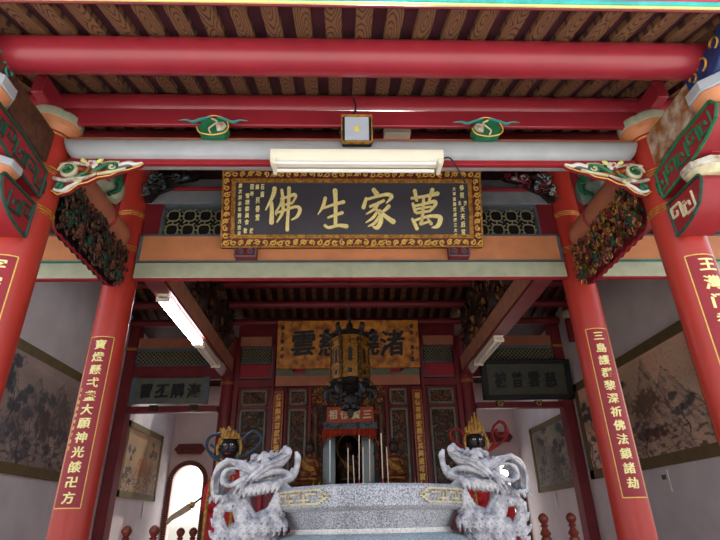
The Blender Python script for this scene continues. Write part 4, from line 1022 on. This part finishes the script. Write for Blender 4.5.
# ================================================================ LANTERN
lx, ly = at(350, 360, 7.9).x, 7.9
t = thing('hanging_lantern', (lx, ly, 3.02), 'six-sided bronze palace lantern hanging before the ochre plaque', 'lantern')
def hexr(R): return lambda q: math.cos(PI/6)/math.cos(((q+PI/6) % (PI/3))-PI/6)
MB().tube([(lx, ly, 4.62), (lx, ly, 6.4)], .008, 6).build('chain', CHARC, t)
MB().lathe([(.02, 4.66), (.035, 4.6), (.02, 4.56), (.05, 4.52), (.06, 4.46), (.03, 4.42)], lx, ly, 16).build('top_finial', BLACK, t)
MB().lathe([(.05, 4.45), (.14, 4.42), (.24, 4.37), (.33, 4.33), (.33, 4.3), (.28, 4.28)], lx, ly, 48, rf=hexr(1)).build('roof', BLACK, t)
w = MB()
for k in range(6):
    a = PI/3*k; c, s_ = math.cos(a), math.sin(a)
    w.tube(smooth_path([(lx+c*r, ly+s_*r, z) for r, z in ((.3, 4.32), (.36, 4.35), (.39, 4.39), (.36, 4.43), (.33, 4.4))]), lerp_r([.03, .04, .035, .025, .01], 21), 8)
    w.tube([(lx+c*.36, ly+s_*.36, 4.36), (lx+c*.38, ly+s_*.38, 4.28), (lx+c*.34, ly+s_*.34, 4.22)], [.03, .025, .008], 6)
w.build('dragon_head_eaves', BLACK, t)
MB().lathe([(.24, 3.6), (.255, 4.28)], lx, ly, 48, rf=hexr(1)).build('inner_body', BRONZE, t)
p_ = MB(); q_ = MB(); r2 = MB()
for k in range(6):
    a = PI/3*k; c, s_ = math.cos(a), math.sin(a)
    p_.tube([(lx+c*.29, ly+s_*.29, 3.58), (lx+c*.29, ly+s_*.29, 4.3)], .022, 8)
    for z in (3.7, 3.85, 4.0, 4.15, 4.25): p_.ball((lx+c*.29, ly+s_*.29, z), .034, 8)
    p_.ball((lx+c*.31, ly+s_*.31, 3.55), (.04, .04, .05), 8)
    b = a+PI/6; cb, sb = math.cos(b), math.sin(b); R_ = .235
    T = lambda u, d, v: (lx+cb*(R_+d)-sb*u, ly+sb*(R_+d)+cb*u, v)
    def bx(m, u0, u1, d0, d1, z0, z1, mi=0): m.add([T(u, d, v) for u in (u0, u1) for d in (d0, d1) for v in (z0, z1)], [(0, 1, 3, 2), (4, 6, 7, 5), (0, 4, 5, 1), (2, 3, 7, 6), (0, 2, 6, 4), (1, 5, 7, 3)], mi)
    bx(q_, -.11, .11, -.03, .012, 3.6, 4.27)
    for z0, z1 in ((3.6, 3.64), (3.78, 3.81), (4.1, 4.13), (4.24, 4.27)): bx(q_, -.12, .12, 0, .03, z0, z1)
    for u in (-.09, .085): bx(q_, u, u+.012, 0, .03, 3.6, 4.27)
    bx(r2, -.03, .03, .012, .022, 3.85, 4.06); bx(r2, -.03, .03, .012, .022, 3.67, 3.74)
    for z in (3.88, 3.93, 3.98, 4.03): bx(r2, -.04, .04, .014, .026, z-.006, z+.006)
    for i in range(4):
        P = [T(u, .02, v) for u, v in ((-.05+.03*i, 4.15), (-.03+.03*i, 4.2), (-.06+.03*i, 4.22))]; q_.tube(P, .008, 5)
p_.build('corner_post', BRONZE, t); q_.build('side_panels', mat('lantern_gold', (176, 120, 48), .4, metal=.4, var=.3, scale=30), t); r2.build('panel_characters', CHARC, t)
MB().lathe([(.31, 3.6), (.33, 3.56), (.3, 3.52), (.24, 3.5), (.26, 3.46), (.22, 3.42), (.12, 3.38), (.1, 3.3), (.11, 3.24), (.07, 3.18), (.05, 3.1), (.03, 3.05)], lx, ly, 48, rf=hexr(1)).build('lower_tier', BLACK, t)
w = MB()
for k in range(6):
    a = PI/3*k; c, s_ = math.cos(a), math.sin(a)
    w.tube(smooth_path([(lx+c*r, ly+s_*r, z) for r, z in ((.2, 3.46), (.3, 3.47), (.36, 3.43), (.37, 3.36), (.32, 3.33))]), lerp_r([.05, .06, .055, .045, .02], 21), 8)
    w.ball((lx+c*.36, ly+s_*.36, 3.43), (.055, .055, .045), 8); w.tube([(lx+c*.3, ly+s_*.3, 3.44), (lx+c*.28, ly+s_*.28, 3.3)], [.035, .02], 6)
    w.ball((lx+c*.2, ly+s_*.2, 3.36), (.06, .06, .05), 8); w.ball((lx+c*.1, ly+s_*.1, 3.2), (.05, .05, .06), 8)
w.build('crouching_beasts', BLACK, t)

# ================================================================ STATUES
def remesh(parts, name, m, parent, vox=.01, disp=0, dscale=.05, sm=4):
    "fuse closed shapes into one continuous skin"
    o = parts.build(name, m, parent)
    r = o.modifiers.new('r', 'REMESH'); r.mode = 'VOXEL'; r.voxel_size = vox
    q = o.modifiers.new('s', 'SMOOTH'); q.factor = .5; q.iterations = sm
    if disp:
        tx = bpy.data.textures.new('t', 'CLOUDS'); tx.noise_scale = dscale
        d = o.modifiers.new('d', 'DISPLACE'); d.texture = tx; d.strength = disp; d.mid_level = .5
    dg = bpy.context.evaluated_depsgraph_get(); dg.update()
    me = bpy.data.meshes.new_from_object(o.evaluated_get(dg)); o.modifiers.clear(); o.data = me; me.name = name
    me.shade_smooth()
    return o
def seated(x, y, z, S, label, m=FLESH, halo=False):
    "a seated statue in robes with folded hands and a topknot; S = sitting height"
    t = thing('buddha_statue', (x, y, z), label, 'statue'); k = S
    b = MB(); P = lambda a, b_, c: (x+a*k, y+b_*k, z+c*k)
    b.ball(P(0, 0, .1), (.27*k, .22*k, .11*k), 16); b.ball(P(0, .02, .32), (.19*k, .14*k, .24*k), 14); b.ball(P(0, .02, .5), (.19*k, .12*k, .09*k), 14)
    for s in (-1, 1):
        b.tube([P(s*.17, .02, .5), P(s*.23, -.02, .32), P(s*.16, -.16, .22), P(s*.04, -.2, .2)], [.06*k, .06*k, .05*k, .04*k], 10)
        b.tube([P(s*.1, -.05, .1), P(s*.26, -.08, .08), P(s*.16, -.2, .07), P(s*-.06, -.22, .08)], [.1*k, .09*k, .07*k, .05*k], 10)
    b.tube([P(0, 0, .52), P(0, 0, .68)], .06*k, 10)
    remesh(b, 'robed_body', m, t, .022*k)
    h = MB(); h.ball(P(0, -.02, .76), (.115*k, .12*k, .14*k), 14)
    for s in (-1, 1): h.ball(P(s*.105, 0, .73), (.02*k, .03*k, .06*k), 8)
    h.tube([P(0, -.12, .78), P(0, -.145, .73), P(0, -.12, .72)], [.012*k, .022*k, .012*k], 6)
    h.ball(P(0, -.115, .69), (.035*k, .02*k, .012*k), 8)
    h.build('head', DKWOOD if m is FLESH else m, t)
    e = MB()
    for s in (-1, 1): e.ball(P(s*.04, -.118, .775), (.022*k, .01*k, .008*k), 8)
    e.build('eyes', CHARC, t)
    r = MB(); r.ball(P(0, .02, .83), (.115*k, .115*k, .09*k), 12); r.ball(P(0, .02, .93), (.05*k, .05*k, .05*k), 10); r.build('hair', BLACK, t)
    f = MB()
    for i in range(5): f.tube([P(-.17+.02*i, -.13, .5-.045*i), P(-.02+.02*i, -.17-.005*i, .36-.03*i), P(.13, -.14, .3-.02*i)], .012*k, 5)
    f.build('robe_folds', OGOLD, t)
    MB().lathe([(.33*k, z-.12*k), (.28*k, z-.07*k), (.31*k, z-.02*k), (.29*k, z+.01*k)], x, y, 24).build('lotus_base', m, t)
    if halo:
        q = MB().tube([P(.26*math.cos(a*PI/12), .14, .75+.3*math.sin(a*PI/12)) for a in range(25)], .02*k, 6); q.build('halo', OGOLD, t)
tb = thing('altar_table', (0, 9.6, .45), 'red altar table behind the incense burner carrying the two small golden statues', 'table')
MB().box(-1.6, 1.6, 9.3, 10.0, 2.1, 2.2).build('table_top', CRIM, tb, bevel=.015)
MB().box(-1.55, 1.55, 9.4, 9.9, 1.75, 2.1).build('apron', DRED, tb)
for x in (-1.5, 1.5):
    for y in (9.38, 9.92): MB().tube([(x, y, .45), (x, y, 2.1)], .05, 12).build('leg', CRIM, tb)
for px, l in ((309, 'small golden seated statue with dark head, left of the altar niche'), (395.5, 'small golden seated statue with dark head, right of the altar niche')):
    p = at(px, 484, 9.6); seated(p.x, 9.6, 2.27, .74, l)
p = at(349, 484, 11.9)
seated(p.x, 12.1, 2.42, 1.0, 'dark seated main statue with halo inside the altar niche', mat('smoked_gold', (96, 60, 36), .45, metal=.3, var=.3, scale=10), True)
nt_ = MB().box(-.75, .75, 11.6, 12.8, .45, 2.3); tag(nt_.build('niche_pedestal', DRED), 'plain dark red pedestal inside the altar niche under the main statue', 'pedestal')

def deity(x, y, zt, label, face, crown, robe, ribbon, rib, ch=1.0, beard=False):
    "tall robed processional figure; zt = top of the head"
    t = thing('deity_figure', (x, y, .45), label, 'statue')
    b = MB()
    b.lathe([(.3, .45), (.28, .7), (.22, 1.3), (.18, 1.8), (.19, zt-.58), (.18, zt-.46), (.1, zt-.36), (.07, zt-.3)], x, y, 24)
    for s in (-1, 1):
        b.tube([(x+s*.13, y, zt-.46), (x+s*.21, y-.05, zt-.7), (x+s*.18, y-.18, zt-.9), (x+s*.04, y-.24, zt-.88)], [.07, .08, .09, .05], 12)
    remesh(b, 'robe', robe, t, .025)
    h = MB(); h.ball((x, y-.02, zt-.16), (.12, .125, .155), 16)
    h.tube([(x, y-.13, zt-.14), (x, y-.165, zt-.2), (x, y-.135, zt-.215)], [.014, .026, .012], 8)
    for s in (-1, 1): h.ball((x+s*.12, y, zt-.17), (.02, .03, .05), 8); h.ball((x+s*.055, y-.11, zt-.2), (.035, .03, .03), 8)
    h.tube([(x, y, zt-.4), (x, y, zt-.25)], .07, 10)
    h.build('head', face, t)
    for s in (-1, 1):
        MB().ball((x+s*.045, y-.135, zt-.13), (.024, .012, .012), 8, 0).ball((x+s*.045, y-.147, zt-.13), (.009, .005, .009), 6, 1).build('eye', [WHITE, CHARC], t)
        MB().tube([(x+s*.02, y-.135, zt-.1), (x+s*.05, y-.135, zt-.088), (x+s*.075, y-.115, zt-.1)], .007, 5).build('eyebrow', CHARC, t)
    MB().tube([(x-.035, y-.135, zt-.245), (x, y-.145, zt-.25), (x+.035, y-.135, zt-.245)], .008, 5).build('mouth', CRIM, t)
    c = MB(); c.lathe([(.125, zt-.05), (.13, zt-.03), (.12, zt+.01), (.08, zt+.04)], x, y, 20)
    for k in range(9):
        a = PI+PI*k/8; hgt = (.05+.17*max(0, math.sin(PI*k/8))**3)*ch
        c.tube([(x+.12*math.cos(a), y+.13*math.sin(a), zt-.02), (x+.12*math.cos(a), y+.13*math.sin(a), zt+hgt*.6), (x+.1*math.cos(a), y+.12*math.sin(a), zt+hgt)], [.018, .022, .005], 6)
        if k % 2 == 0: c.ball((x+.11*math.cos(a), y+.13*math.sin(a), zt+hgt), .018, 6)
        c.ball((x+.13*math.cos(a), y+.14*math.sin(a), zt-.035), .013, 6)
    c.ball((x, y-.15, zt+.07), (.03, .02, .035), 8)
    for s in (-1, 1): c.tube([(x+s*.14, y-.04, zt-.05), (x+s*.16, y-.06, zt-.15), (x+s*.15, y-.06, zt-.26)], [.015, .022, .012], 6)
    c.build('crown', crown, t)
    if beard: MB().tube([(x, y-.12, zt-.27), (x, y-.17, zt-.38), (x, y-.16, zt-.5)], [.06, .06, .01], 10).build('beard', WHITE, t)
    for pts in rib:
        P = smooth_path([tuple(at(a, b_, y-.02)) for a, b_ in pts], 6)
        MB().tube(P, .045, 8, 0, .4).build('ribbon', ribbon, t)
    if beard:
        cl = MB(); n = 14; vs = []; fs = []
        for i in range(n+1):
            u = i/n; xx = x-.3+.8*u; d = .05*math.sin(u*19)
            for yy in (0, .02):
                vs += [(xx, y+.1+d+yy, zt-1.6), (x-.2+.64*u, y+.08+d*.6+yy, zt-.75), (x-.1+.42*u, y+.06+yy, zt-.42-.25*u*u)]
        for i in range(n):
            a = i*6; b2 = a+6
            for o_ in (0, 1): fs += [(a+o_, b2+o_, b2+o_+1, a+o_+1), (a+3+o_, a+4+o_, b2+4+o_, b2+3+o_)]
            fs += [(a, a+3, b2+3, b2), (a+2, b2+2, b2+5, a+5)]
        fs += [(0, 1, 4, 3), (1, 2, 5, 4), (n*6, n*6+3, n*6+4, n*6+1), (n*6+1, n*6+4, n*6+5, n*6+2)]
        cl.add(vs, fs).build('red_cape', REDCL, t)
    for s in (-1, 1):
        MB().tube([(x+s*.14, y-.3, zt-.55), (x+s*.16, y-.34, zt-.9), (x+s*.15, y-.4, zt-1.5)], [.03, .045, .03], 8, 0, .5).build('sash', OGOLD, t)
    return t
px0 = at(231, 436, 7.5)
deity(px0.x, 7.5, px0.z, 'figure with slate blue ribbon loops and gold crown behind the left dragon', SKIN, OGOLD, REDCL, SBLUE,
  [[(232, 452), (226, 462), (214, 458), (207, 447), (210, 437), (222, 434), (226, 442), (219, 449), (211, 445)], [(224, 452), (218, 458), (210, 452)], [(238, 458), (250, 452), (259, 445), (261, 437), (254, 431), (246, 436), (242, 441)], [(226, 438), (234, 431), (242, 435)]], ch=.35)
px1 = at(474, 431, 7.5)
deity(px1.x, 7.5, px1.z, 'black-faced crowned figure with dull red ribbon curls above the right dragon', SKIN, OGOLD, REDCL, RRIB,
  [[(486, 452), (494, 444), (492, 434), (495, 425), (502, 422), (506, 429), (503, 436), (497, 435), (496, 429)], [(486, 452), (498, 445), (507, 435), (505, 425), (498, 421)], [(462, 447), (454, 441), (450, 434), (453, 429), (460, 430), (464, 437)]], beard=True)

# ================================================================ INCENSE BURNER
BX, BY = 0.0, 2.72
BURN = t = thing('incense_burner', (BX, BY, 0), 'big round grey granite incense burner with a key-fret rim, in the foreground', 'incense burner')
MB().lathe([(.28, 1.6), (.34, 1.62), (.395, 1.66), (.415, 1.745), (.44, 1.755), (.452, 1.745), (.452, 1.672), (.44, 1.662), (.41, 1.655), (.39, 1.62), (.37, 1.585)], BX, BY, 96).build('rim', GRAN, t)
MB().lathe([(.405, 1.654), (.38, 1.625), (.37, 1.595), (.375, 1.578), (.39, 1.568)], BX, BY, 96).build('neck', granite('bounce_lit_granite', (176, 170, 166), (228, 222, 214)), t)  # neck stone made paler than the rim, standing in for ground bounce
MB().lathe([(.3, .35), (.4, .36), (.5, .5), (.58, .75), (.6, 1.0), (.6, 1.25), (.57, 1.4), (.5, 1.51), (.45, 1.55), (.39, 1.57)], BX, BY, 96).build('bowl', GRANB, t)
for k in range(3):
    a = -PI/2+k*2*PI/3; c, s_ = math.cos(a), math.sin(a)
    MB().tube(smooth_path([(BX+c*r, BY+s_*r, z) for r, z in ((.42, .5), (.52, .35), (.5, .15), (.55, 0.0))]), lerp_r([.14, .12, .08, .11], 16), 14).build('leg', GRANB, t)
MB().lathe([(.0, 1.68), (.38, 1.69), (.41, 1.7)], BX, BY, 48).build('ash', SAND, t)
rr = .454
def rimbox(a0, a1, z0, z1, th=.006):
    n = max(1, int(abs(a1-a0)/.05)); 
    for i in range(n):
        A0, A1 = a0+(a1-a0)*i/n, a0+(a1-a0)*(i+1)/n
        fr.add([(BX+(rr+d)*math.sin(a), BY-(rr+d)*math.cos(a), z) for a in (A0, A1) for d in (-.006, th) for z in (z0, z1)], [(0, 1, 3, 2), (4, 6, 7, 5), (0, 4, 5, 1), (2, 3, 7, 6), (0, 2, 6, 4), (1, 5, 7, 3)])
w = .008; zb, zt_ = 1.684, 1.736; zm = (zb+zt_)/2
for s in (-1, 1):
    fr = MB()
    A = lambda d: s*math.radians(d)
    rimbox(A(30), A(74), zt_-w/2, zt_+w/2); rimbox(A(30), A(74), zb-w/2, zb+w/2)
    st = 31.5; k = 0
    while st < 72:      # interlocking T-fret
        if k % 2 == 0:
            rimbox(A(st), A(st+7), zm+.011-w/2, zm+.011+w/2); rimbox(A(st+3), A(st+3.8), zm+.011, zt_); rimbox(A(st+8), A(st+8.8), zb, zm+.011)
        else:
            rimbox(A(st-2), A(st+6), zm-.011-w/2, zm-.011+w/2); rimbox(A(st+1), A(st+1.8), zb, zm-.011); rimbox(A(st+5), A(st+5.8), zm-.011, zt_)
        st += 6; k += 1
    rimbox(A(27), A(30), zm-.004, zm+.004)
    for q in (-1, 1):
        for i in range(4): rimbox(A(24+i*1.6), A(25.8+i*1.6), zm+q*(.002+i*.0075)-w/2, zm+q*(.002+i*.0075)+w/2+.002)
    fr.build('key_fret', mat('dull_gold_fret', (184, 170, 138), .5, var=.2, scale=30), t)

# incense
g0 = None
for i, (px, y0p, y1p) in enumerate(((330, 440, 483), (348, 448, 483), (353, 455, 482), (359, 435, 482), (363, 447, 481), (369.5, 439, 482), (381, 433, 481), (386.5, 447, 480))):
    D = 2.75+.05*(i % 3); a = at(px, y0p, D); b = at(px+(2 if i in (6, 7, 2) else 0), y1p, D); b = Vector((b.x, b.y, 1.69))
    wh = ['standing alone at the far left', 'second from the left, short', 'third from the left, leaning', 'tall one left of centre', 'just right of the tall left one', 'before the dark statue, right of centre', 'tallest, on the right', 'farthest right, leaning'][i]
    s_ = thing('incense_stick', b, 'thin incense stick in the burner, '+wh, 'incense stick', 'incense sticks in the burner')
    MB().tube([b+(a-b)*.35, a], .0028, 6).build('ash_coated_part', STICK if i != 0 else GREYB, s_); MB().tube([b, b+(a-b)*.36], .0022, 6).build('pink_base', PKST, s_)
for px, py, l in ((316, 482, 'left of the incense'), (414, 478, 'right of the incense')):
    p = at(px, py, 3.3); a = thing('leaf_sprig', (p.x, 3.18, 1.745), 'tiny lime green leaf tip behind the burner rim, '+l, 'leaf')
    m = MB()
    for s in (-1, 1): m.tube([(p.x+s*.004, 3.18, 1.745), (p.x+s*.012, 3.17, 1.79), (p.x+.012+s*.02, 3.17, 1.835)], [.006, .011, .001], 6, 0, .3)
    m.build('leaves', LEAF, a)

# ================================================================ DRAGON HANDLES
def dragon():
    Dp = 2.56
    def Q(cx, cy, d=0): v = at(205+cx/4.15, 410+cy/4.15, Dp); return (v.x, v.y+d, v.z)
    k = .00108
    def T(mb, pts, rs, n=10, d=0, flat=1, dd=None):
        P = smooth_path([Q(a, b, (c[0] if c else 0)+d) for a, b, *c in pts], 4); mb.tube(P, lerp_r([r*k for r in rs], len(P)), n, 0, flat)
    b = MB()
    # --- coiled scaly body and neck
    T(b, [(345, 320, .0), (325, 350, -.01), (308, 390, -.015), (290, 435, -.01), (245, 475, 0), (180, 510, 0), (150, 580, .02)], [30, 32, 36, 44, 56, 62, 70], 16)
    T(b, [(150, 320, 0), (150, 375, 0), (160, 430, 0), (190, 480, 0)], [34, 38, 42, 50], 14)
    T(b, [(110, 560, .03), (170, 640, .04), (260, 720, .06), (360, 760, .1)], [70, 90, 90, 70], 14)
    b.ball(Q(190, 530, .02), (.12, .07, .09), 16)
    T(b, [(80, 540, .02), (60, 470, 0), (58, 420, -.01), (85, 395, -.02), (120, 400, -.02)], [34, 24, 20, 20, 24], 10)
    T(b, [(130, 335, .01), (100, 360, 0), (66, 380, -.01)], [26, 22, 18], 10)
    for a in (35, 60, 85): T(b, [(95, 372, -.03), (a+10, 362, -.05), (a, 376, -.06), (a-6, 392, -.05)], [10, 9, 7, 2], 8)
    for a in (295, 315, 335): T(b, [(318, 455, -.03), (a+5, 470, -.05), (a, 500, -.05), (a-4, 520, -.04)], [14, 11, 8, 3], 8)
    # --- head
    T(b, [(150, 270), (195, 262), (240, 245), (285, 228), (325, 200), (345, 178)], [40, 50, 44, 34, 24, 18], 14)
    b.ball(Q(338, 175, -.005), (.028, .03, .024), 12); b.ball(Q(322, 178, -.03), (.013, .012, .013), 8)
    for d in (-.04, .04):
        T(b, [(215, 285, d), (270, 262, d), (325, 258, d*.8), (368, 275, d*.5)], [14, 15, 12, 8], 8)       # upper lip
        T(b, [(190, 330, d), (250, 318, d), (310, 300, d*.8), (365, 282, d*.5)], [18, 18, 16, 10], 8)      # lower lip
        b.ball(Q(258, 222, d*1.15), (.024, .018, .02), 10)                                                  # eyeballs
        T(b, [(225, 208, d*1.1), (255, 192, d*1.2), (290, 200, d)], [10, 13, 6], 8)                         # brow
        T(b, [(240, 200, d), (250, 184, d), (262, 192, d)], [12, 10, 4], 8)
        T(b, [(205, 212, d), (205, 196, d), (222, 190, d)], [10, 10, 4], 8)
        T(b, [(190, 240, d*.8), (160, 225, d), (120, 218, d*1.2), (95, 205, d*1.2)], [14, 13, 10, 3], 8)    # horns
        T(b, [(180, 300, d*1.2), (150, 318, d*1.3), (128, 350, d*1.3)], [12, 10, 2], 8)
    T(b, [(200, 325), (260, 308), (320, 295), (362, 275), (380, 240), (384, 205), (378, 172)], [34, 26, 20, 16, 13, 13, 7], 12)  # lower jaw with curled tip
    T(b, [(384, 215), (392, 200), (390, 180)], [10, 8, 3], 8)
    for i in range(6):                                                                                      # teeth
        for d in (-.03, .03): T(b, [(262+i*17, 266-i*2, d), (264+i*17, 284-i*2, d)], [5, 2], 6)
    T(b, [(250, 290), (310, 280), (350, 262), (362, 240)], [12, 10, 8, 4], 8)                               # tongue
    # long whisker crossing the cheek
    T(b, [(335, 195, -.04), (290, 222, -.06), (240, 250, -.075), (190, 295, -.08), (150, 352, -.075)], [11, 10, 9, 8, 4], 8)
    T(b, [(330, 210, -.045), (270, 246, -.065), (215, 290, -.075), (185, 335, -.07)], [7, 7, 6, 3], 8)
    # crest tufts along the brow and nose
    for cx, cy, r in ((250, 192, 12), (278, 188, 11), (300, 192, 10), (225, 205, 12), (335, 168, 11), (200, 216, 11), (170, 228, 11)):
        b.ball(Q(cx, cy, -.01), (r*k*1.3, .02, r*k*1.2), 8)
        T(b, [(cx, cy), (cx-6, cy-14), (cx+6, cy-20)], [r*.8, r*.6, 2], 7)
    # --- swept mane: bundles of curved strands
    for i in range(7):
        o = i*9; d = -.045+.016*i
        T(b, [(185, 262-o*.2, d), (150, 235-o*.1, d), (105, 215+o*.35, d), (62, 245+o*.55, d), (42+o*.6, 300, d), (40+o*.7, 350, d), (48+o*.9, 385, d)], [12, 12, 11, 10, 9, 7, 3], 8)
    for i in range(5):
        o = i*8; d = -.06+.018*i
        T(b, [(190, 280+o*.3, d), (150, 300+o*.4, d), (110, 318-o*.3, d), (82+o*.3, 290, d), (95+o*.2, 255+o*.3, d), (130, 248+o*.4, d)], [11, 11, 10, 9, 7, 3], 8)
    # --- cheek frill and beard
    for i in range(9):
        cx = 160+i*19; cy = 338-i*3
        for d in (-.06, -.02, .04): T(b, [(cx+12, cy-16, d), (cx, cy+6, d), (cx-10, cy+30, d)], [13, 10, 2], 7)
    for i in range(5): T(b, [(300+i*12, 330, -.03), (305+i*9, 365, -.035), (285+i*10, 405, -.03), (270+i*12, 440, -.02)], [8, 8, 7, 3], 7)
    # --- flame fins on the back
    for cx, cy, a in ((30, 470, -1), (22, 520, -1), (30, 570, -1), (50, 420, -1)): T(b, [(cx+30, cy+10), (cx+8, cy), (cx-6, cy-22)], [20, 13, 2], 8)
    # --- raised spiral scales laid onto the front of the body
    from mathutils.bvhtree import BVHTree
    bv = BVHTree.FromPolygons([tuple(v) for v in b.v], b.f)
    def surf(x, z):
        h = bv.ray_cast(Vector((x, 1.5, z)), Vector((0, 1, 0)), 1.6); return h[0].y if h[0] is not None and h[0].y < Dp+.1 else None
    extra = MB()
    for j in range(12):
        for i in range(13):
            cx = 40+i*24+(j % 2)*12; cy = 350+j*21
            if cy < 400 and cx < 135: continue
            P = []
            for a in range(11):
                q = Q(cx+(10.5-a*.8)*math.cos(a*.8), cy+(10.5-a*.8)*math.sin(a*.8)); y = surf(q[0], q[2])
                if y is not None: P.append((q[0], y-.004, q[2]))
            if len(P) > 8 and max(p[1] for p in P)-min(p[1] for p in P) < .035: extra.tube(P, .0052, 6)
    # engraved flow lines: raised ridges along mane, neck and jaw
    for path in ([(175, 250), (120, 232), (80, 250), (60, 300), (55, 360)], [(180, 240), (120, 215), (66, 232), (46, 290), (44, 350)], [(190, 262), (130, 246), (98, 262), (80, 300), (90, 320)],
                 [(200, 225), (250, 205), (300, 190), (330, 172)], [(210, 245), (270, 232), (320, 210), (345, 190)], [(200, 318), (260, 306), (330, 292), (362, 280)], [(180, 300), (220, 296), (280, 285)],
                 [(322, 345), (306, 385), (285, 425), (250, 450)], [(338, 345), (322, 390), (305, 430), (280, 470)], [(300, 335), (285, 375), (268, 410), (240, 436)], [(135, 335), (140, 370), (150, 410)], [(170, 335), (172, 370), (180, 400)]):
        P = []
        for p in smooth_path([(a, c, 0) for a, c in path], 5):
            q = Q(p.x, p.y); y = surf(q[0], q[2])
            if y is not None: P.append((q[0], y-.003, q[2]))
        if len(P) > 4: extra.tube(P, .0055, 6)
    b.ext(extra)
    remesh(b, 'body', DRAG, tt, .0025, 0, .02, 1)
# carved dragon handles are one stone with the burner: parts of it
tt = BURN
dragon()
_l = [c for c in tt.children if c.name.startswith('body')][0]; _l.name = 'dragon_handle'
_r = _l.copy(); C.objects.link(_r); _r.scale = (-1, 1, 1); _r.name = 'dragon_handle.001'
for q_, w_ in ((_l, 'left, facing right'), (_r, 'right, facing left')): q_['label'] = 'pale carved stone dragon handle on the '+w_

# ================================================================ LIGHT
w = bpy.data.worlds.new('world'); bpy.context.scene.world = w; w.use_nodes = True; nt = w.node_tree
sky = nt.nodes.new('ShaderNodeTexSky'); sky.sky_type = 'NISHITA'; sky.sun_disc = False; sky.sun_elevation = math.radians(58); sky.sun_rotation = math.radians(20); sky.dust_density = 2.5
hs = nt.nodes.new('ShaderNodeHueSaturation'); hs.inputs['Saturation'].default_value = .45; nt.links.new(sky.outputs[0], hs.inputs['Color'])
nt.links.new(hs.outputs[0], nt.nodes['Background'].inputs['Color']); nt.nodes['Background'].inputs['Strength'].default_value = .4
sl = bpy.data.lights.new('sun', 'SUN'); sl.energy = 7; sl.angle = math.radians(1.2); sl.color = (1, .95, .88)
so = bpy.data.objects.new('sun', sl); C.objects.link(so); so.location = (0, 10, 20)
d = Vector((-.25, -1, -2.8)).normalized(); so.rotation_euler = d.to_track_quat('-Z', 'Y').to_euler()
vs_ = bpy.context.scene.view_settings
vs_.view_transform = 'Standard'; vs_.look = 'None'; vs_.gamma = 1; vs_.use_curve_mapping = False; vs_.exposure = 0.22
bpy.context.scene.cycles.diffuse_bounces = 8; bpy.context.scene.cycles.max_bounces = 14
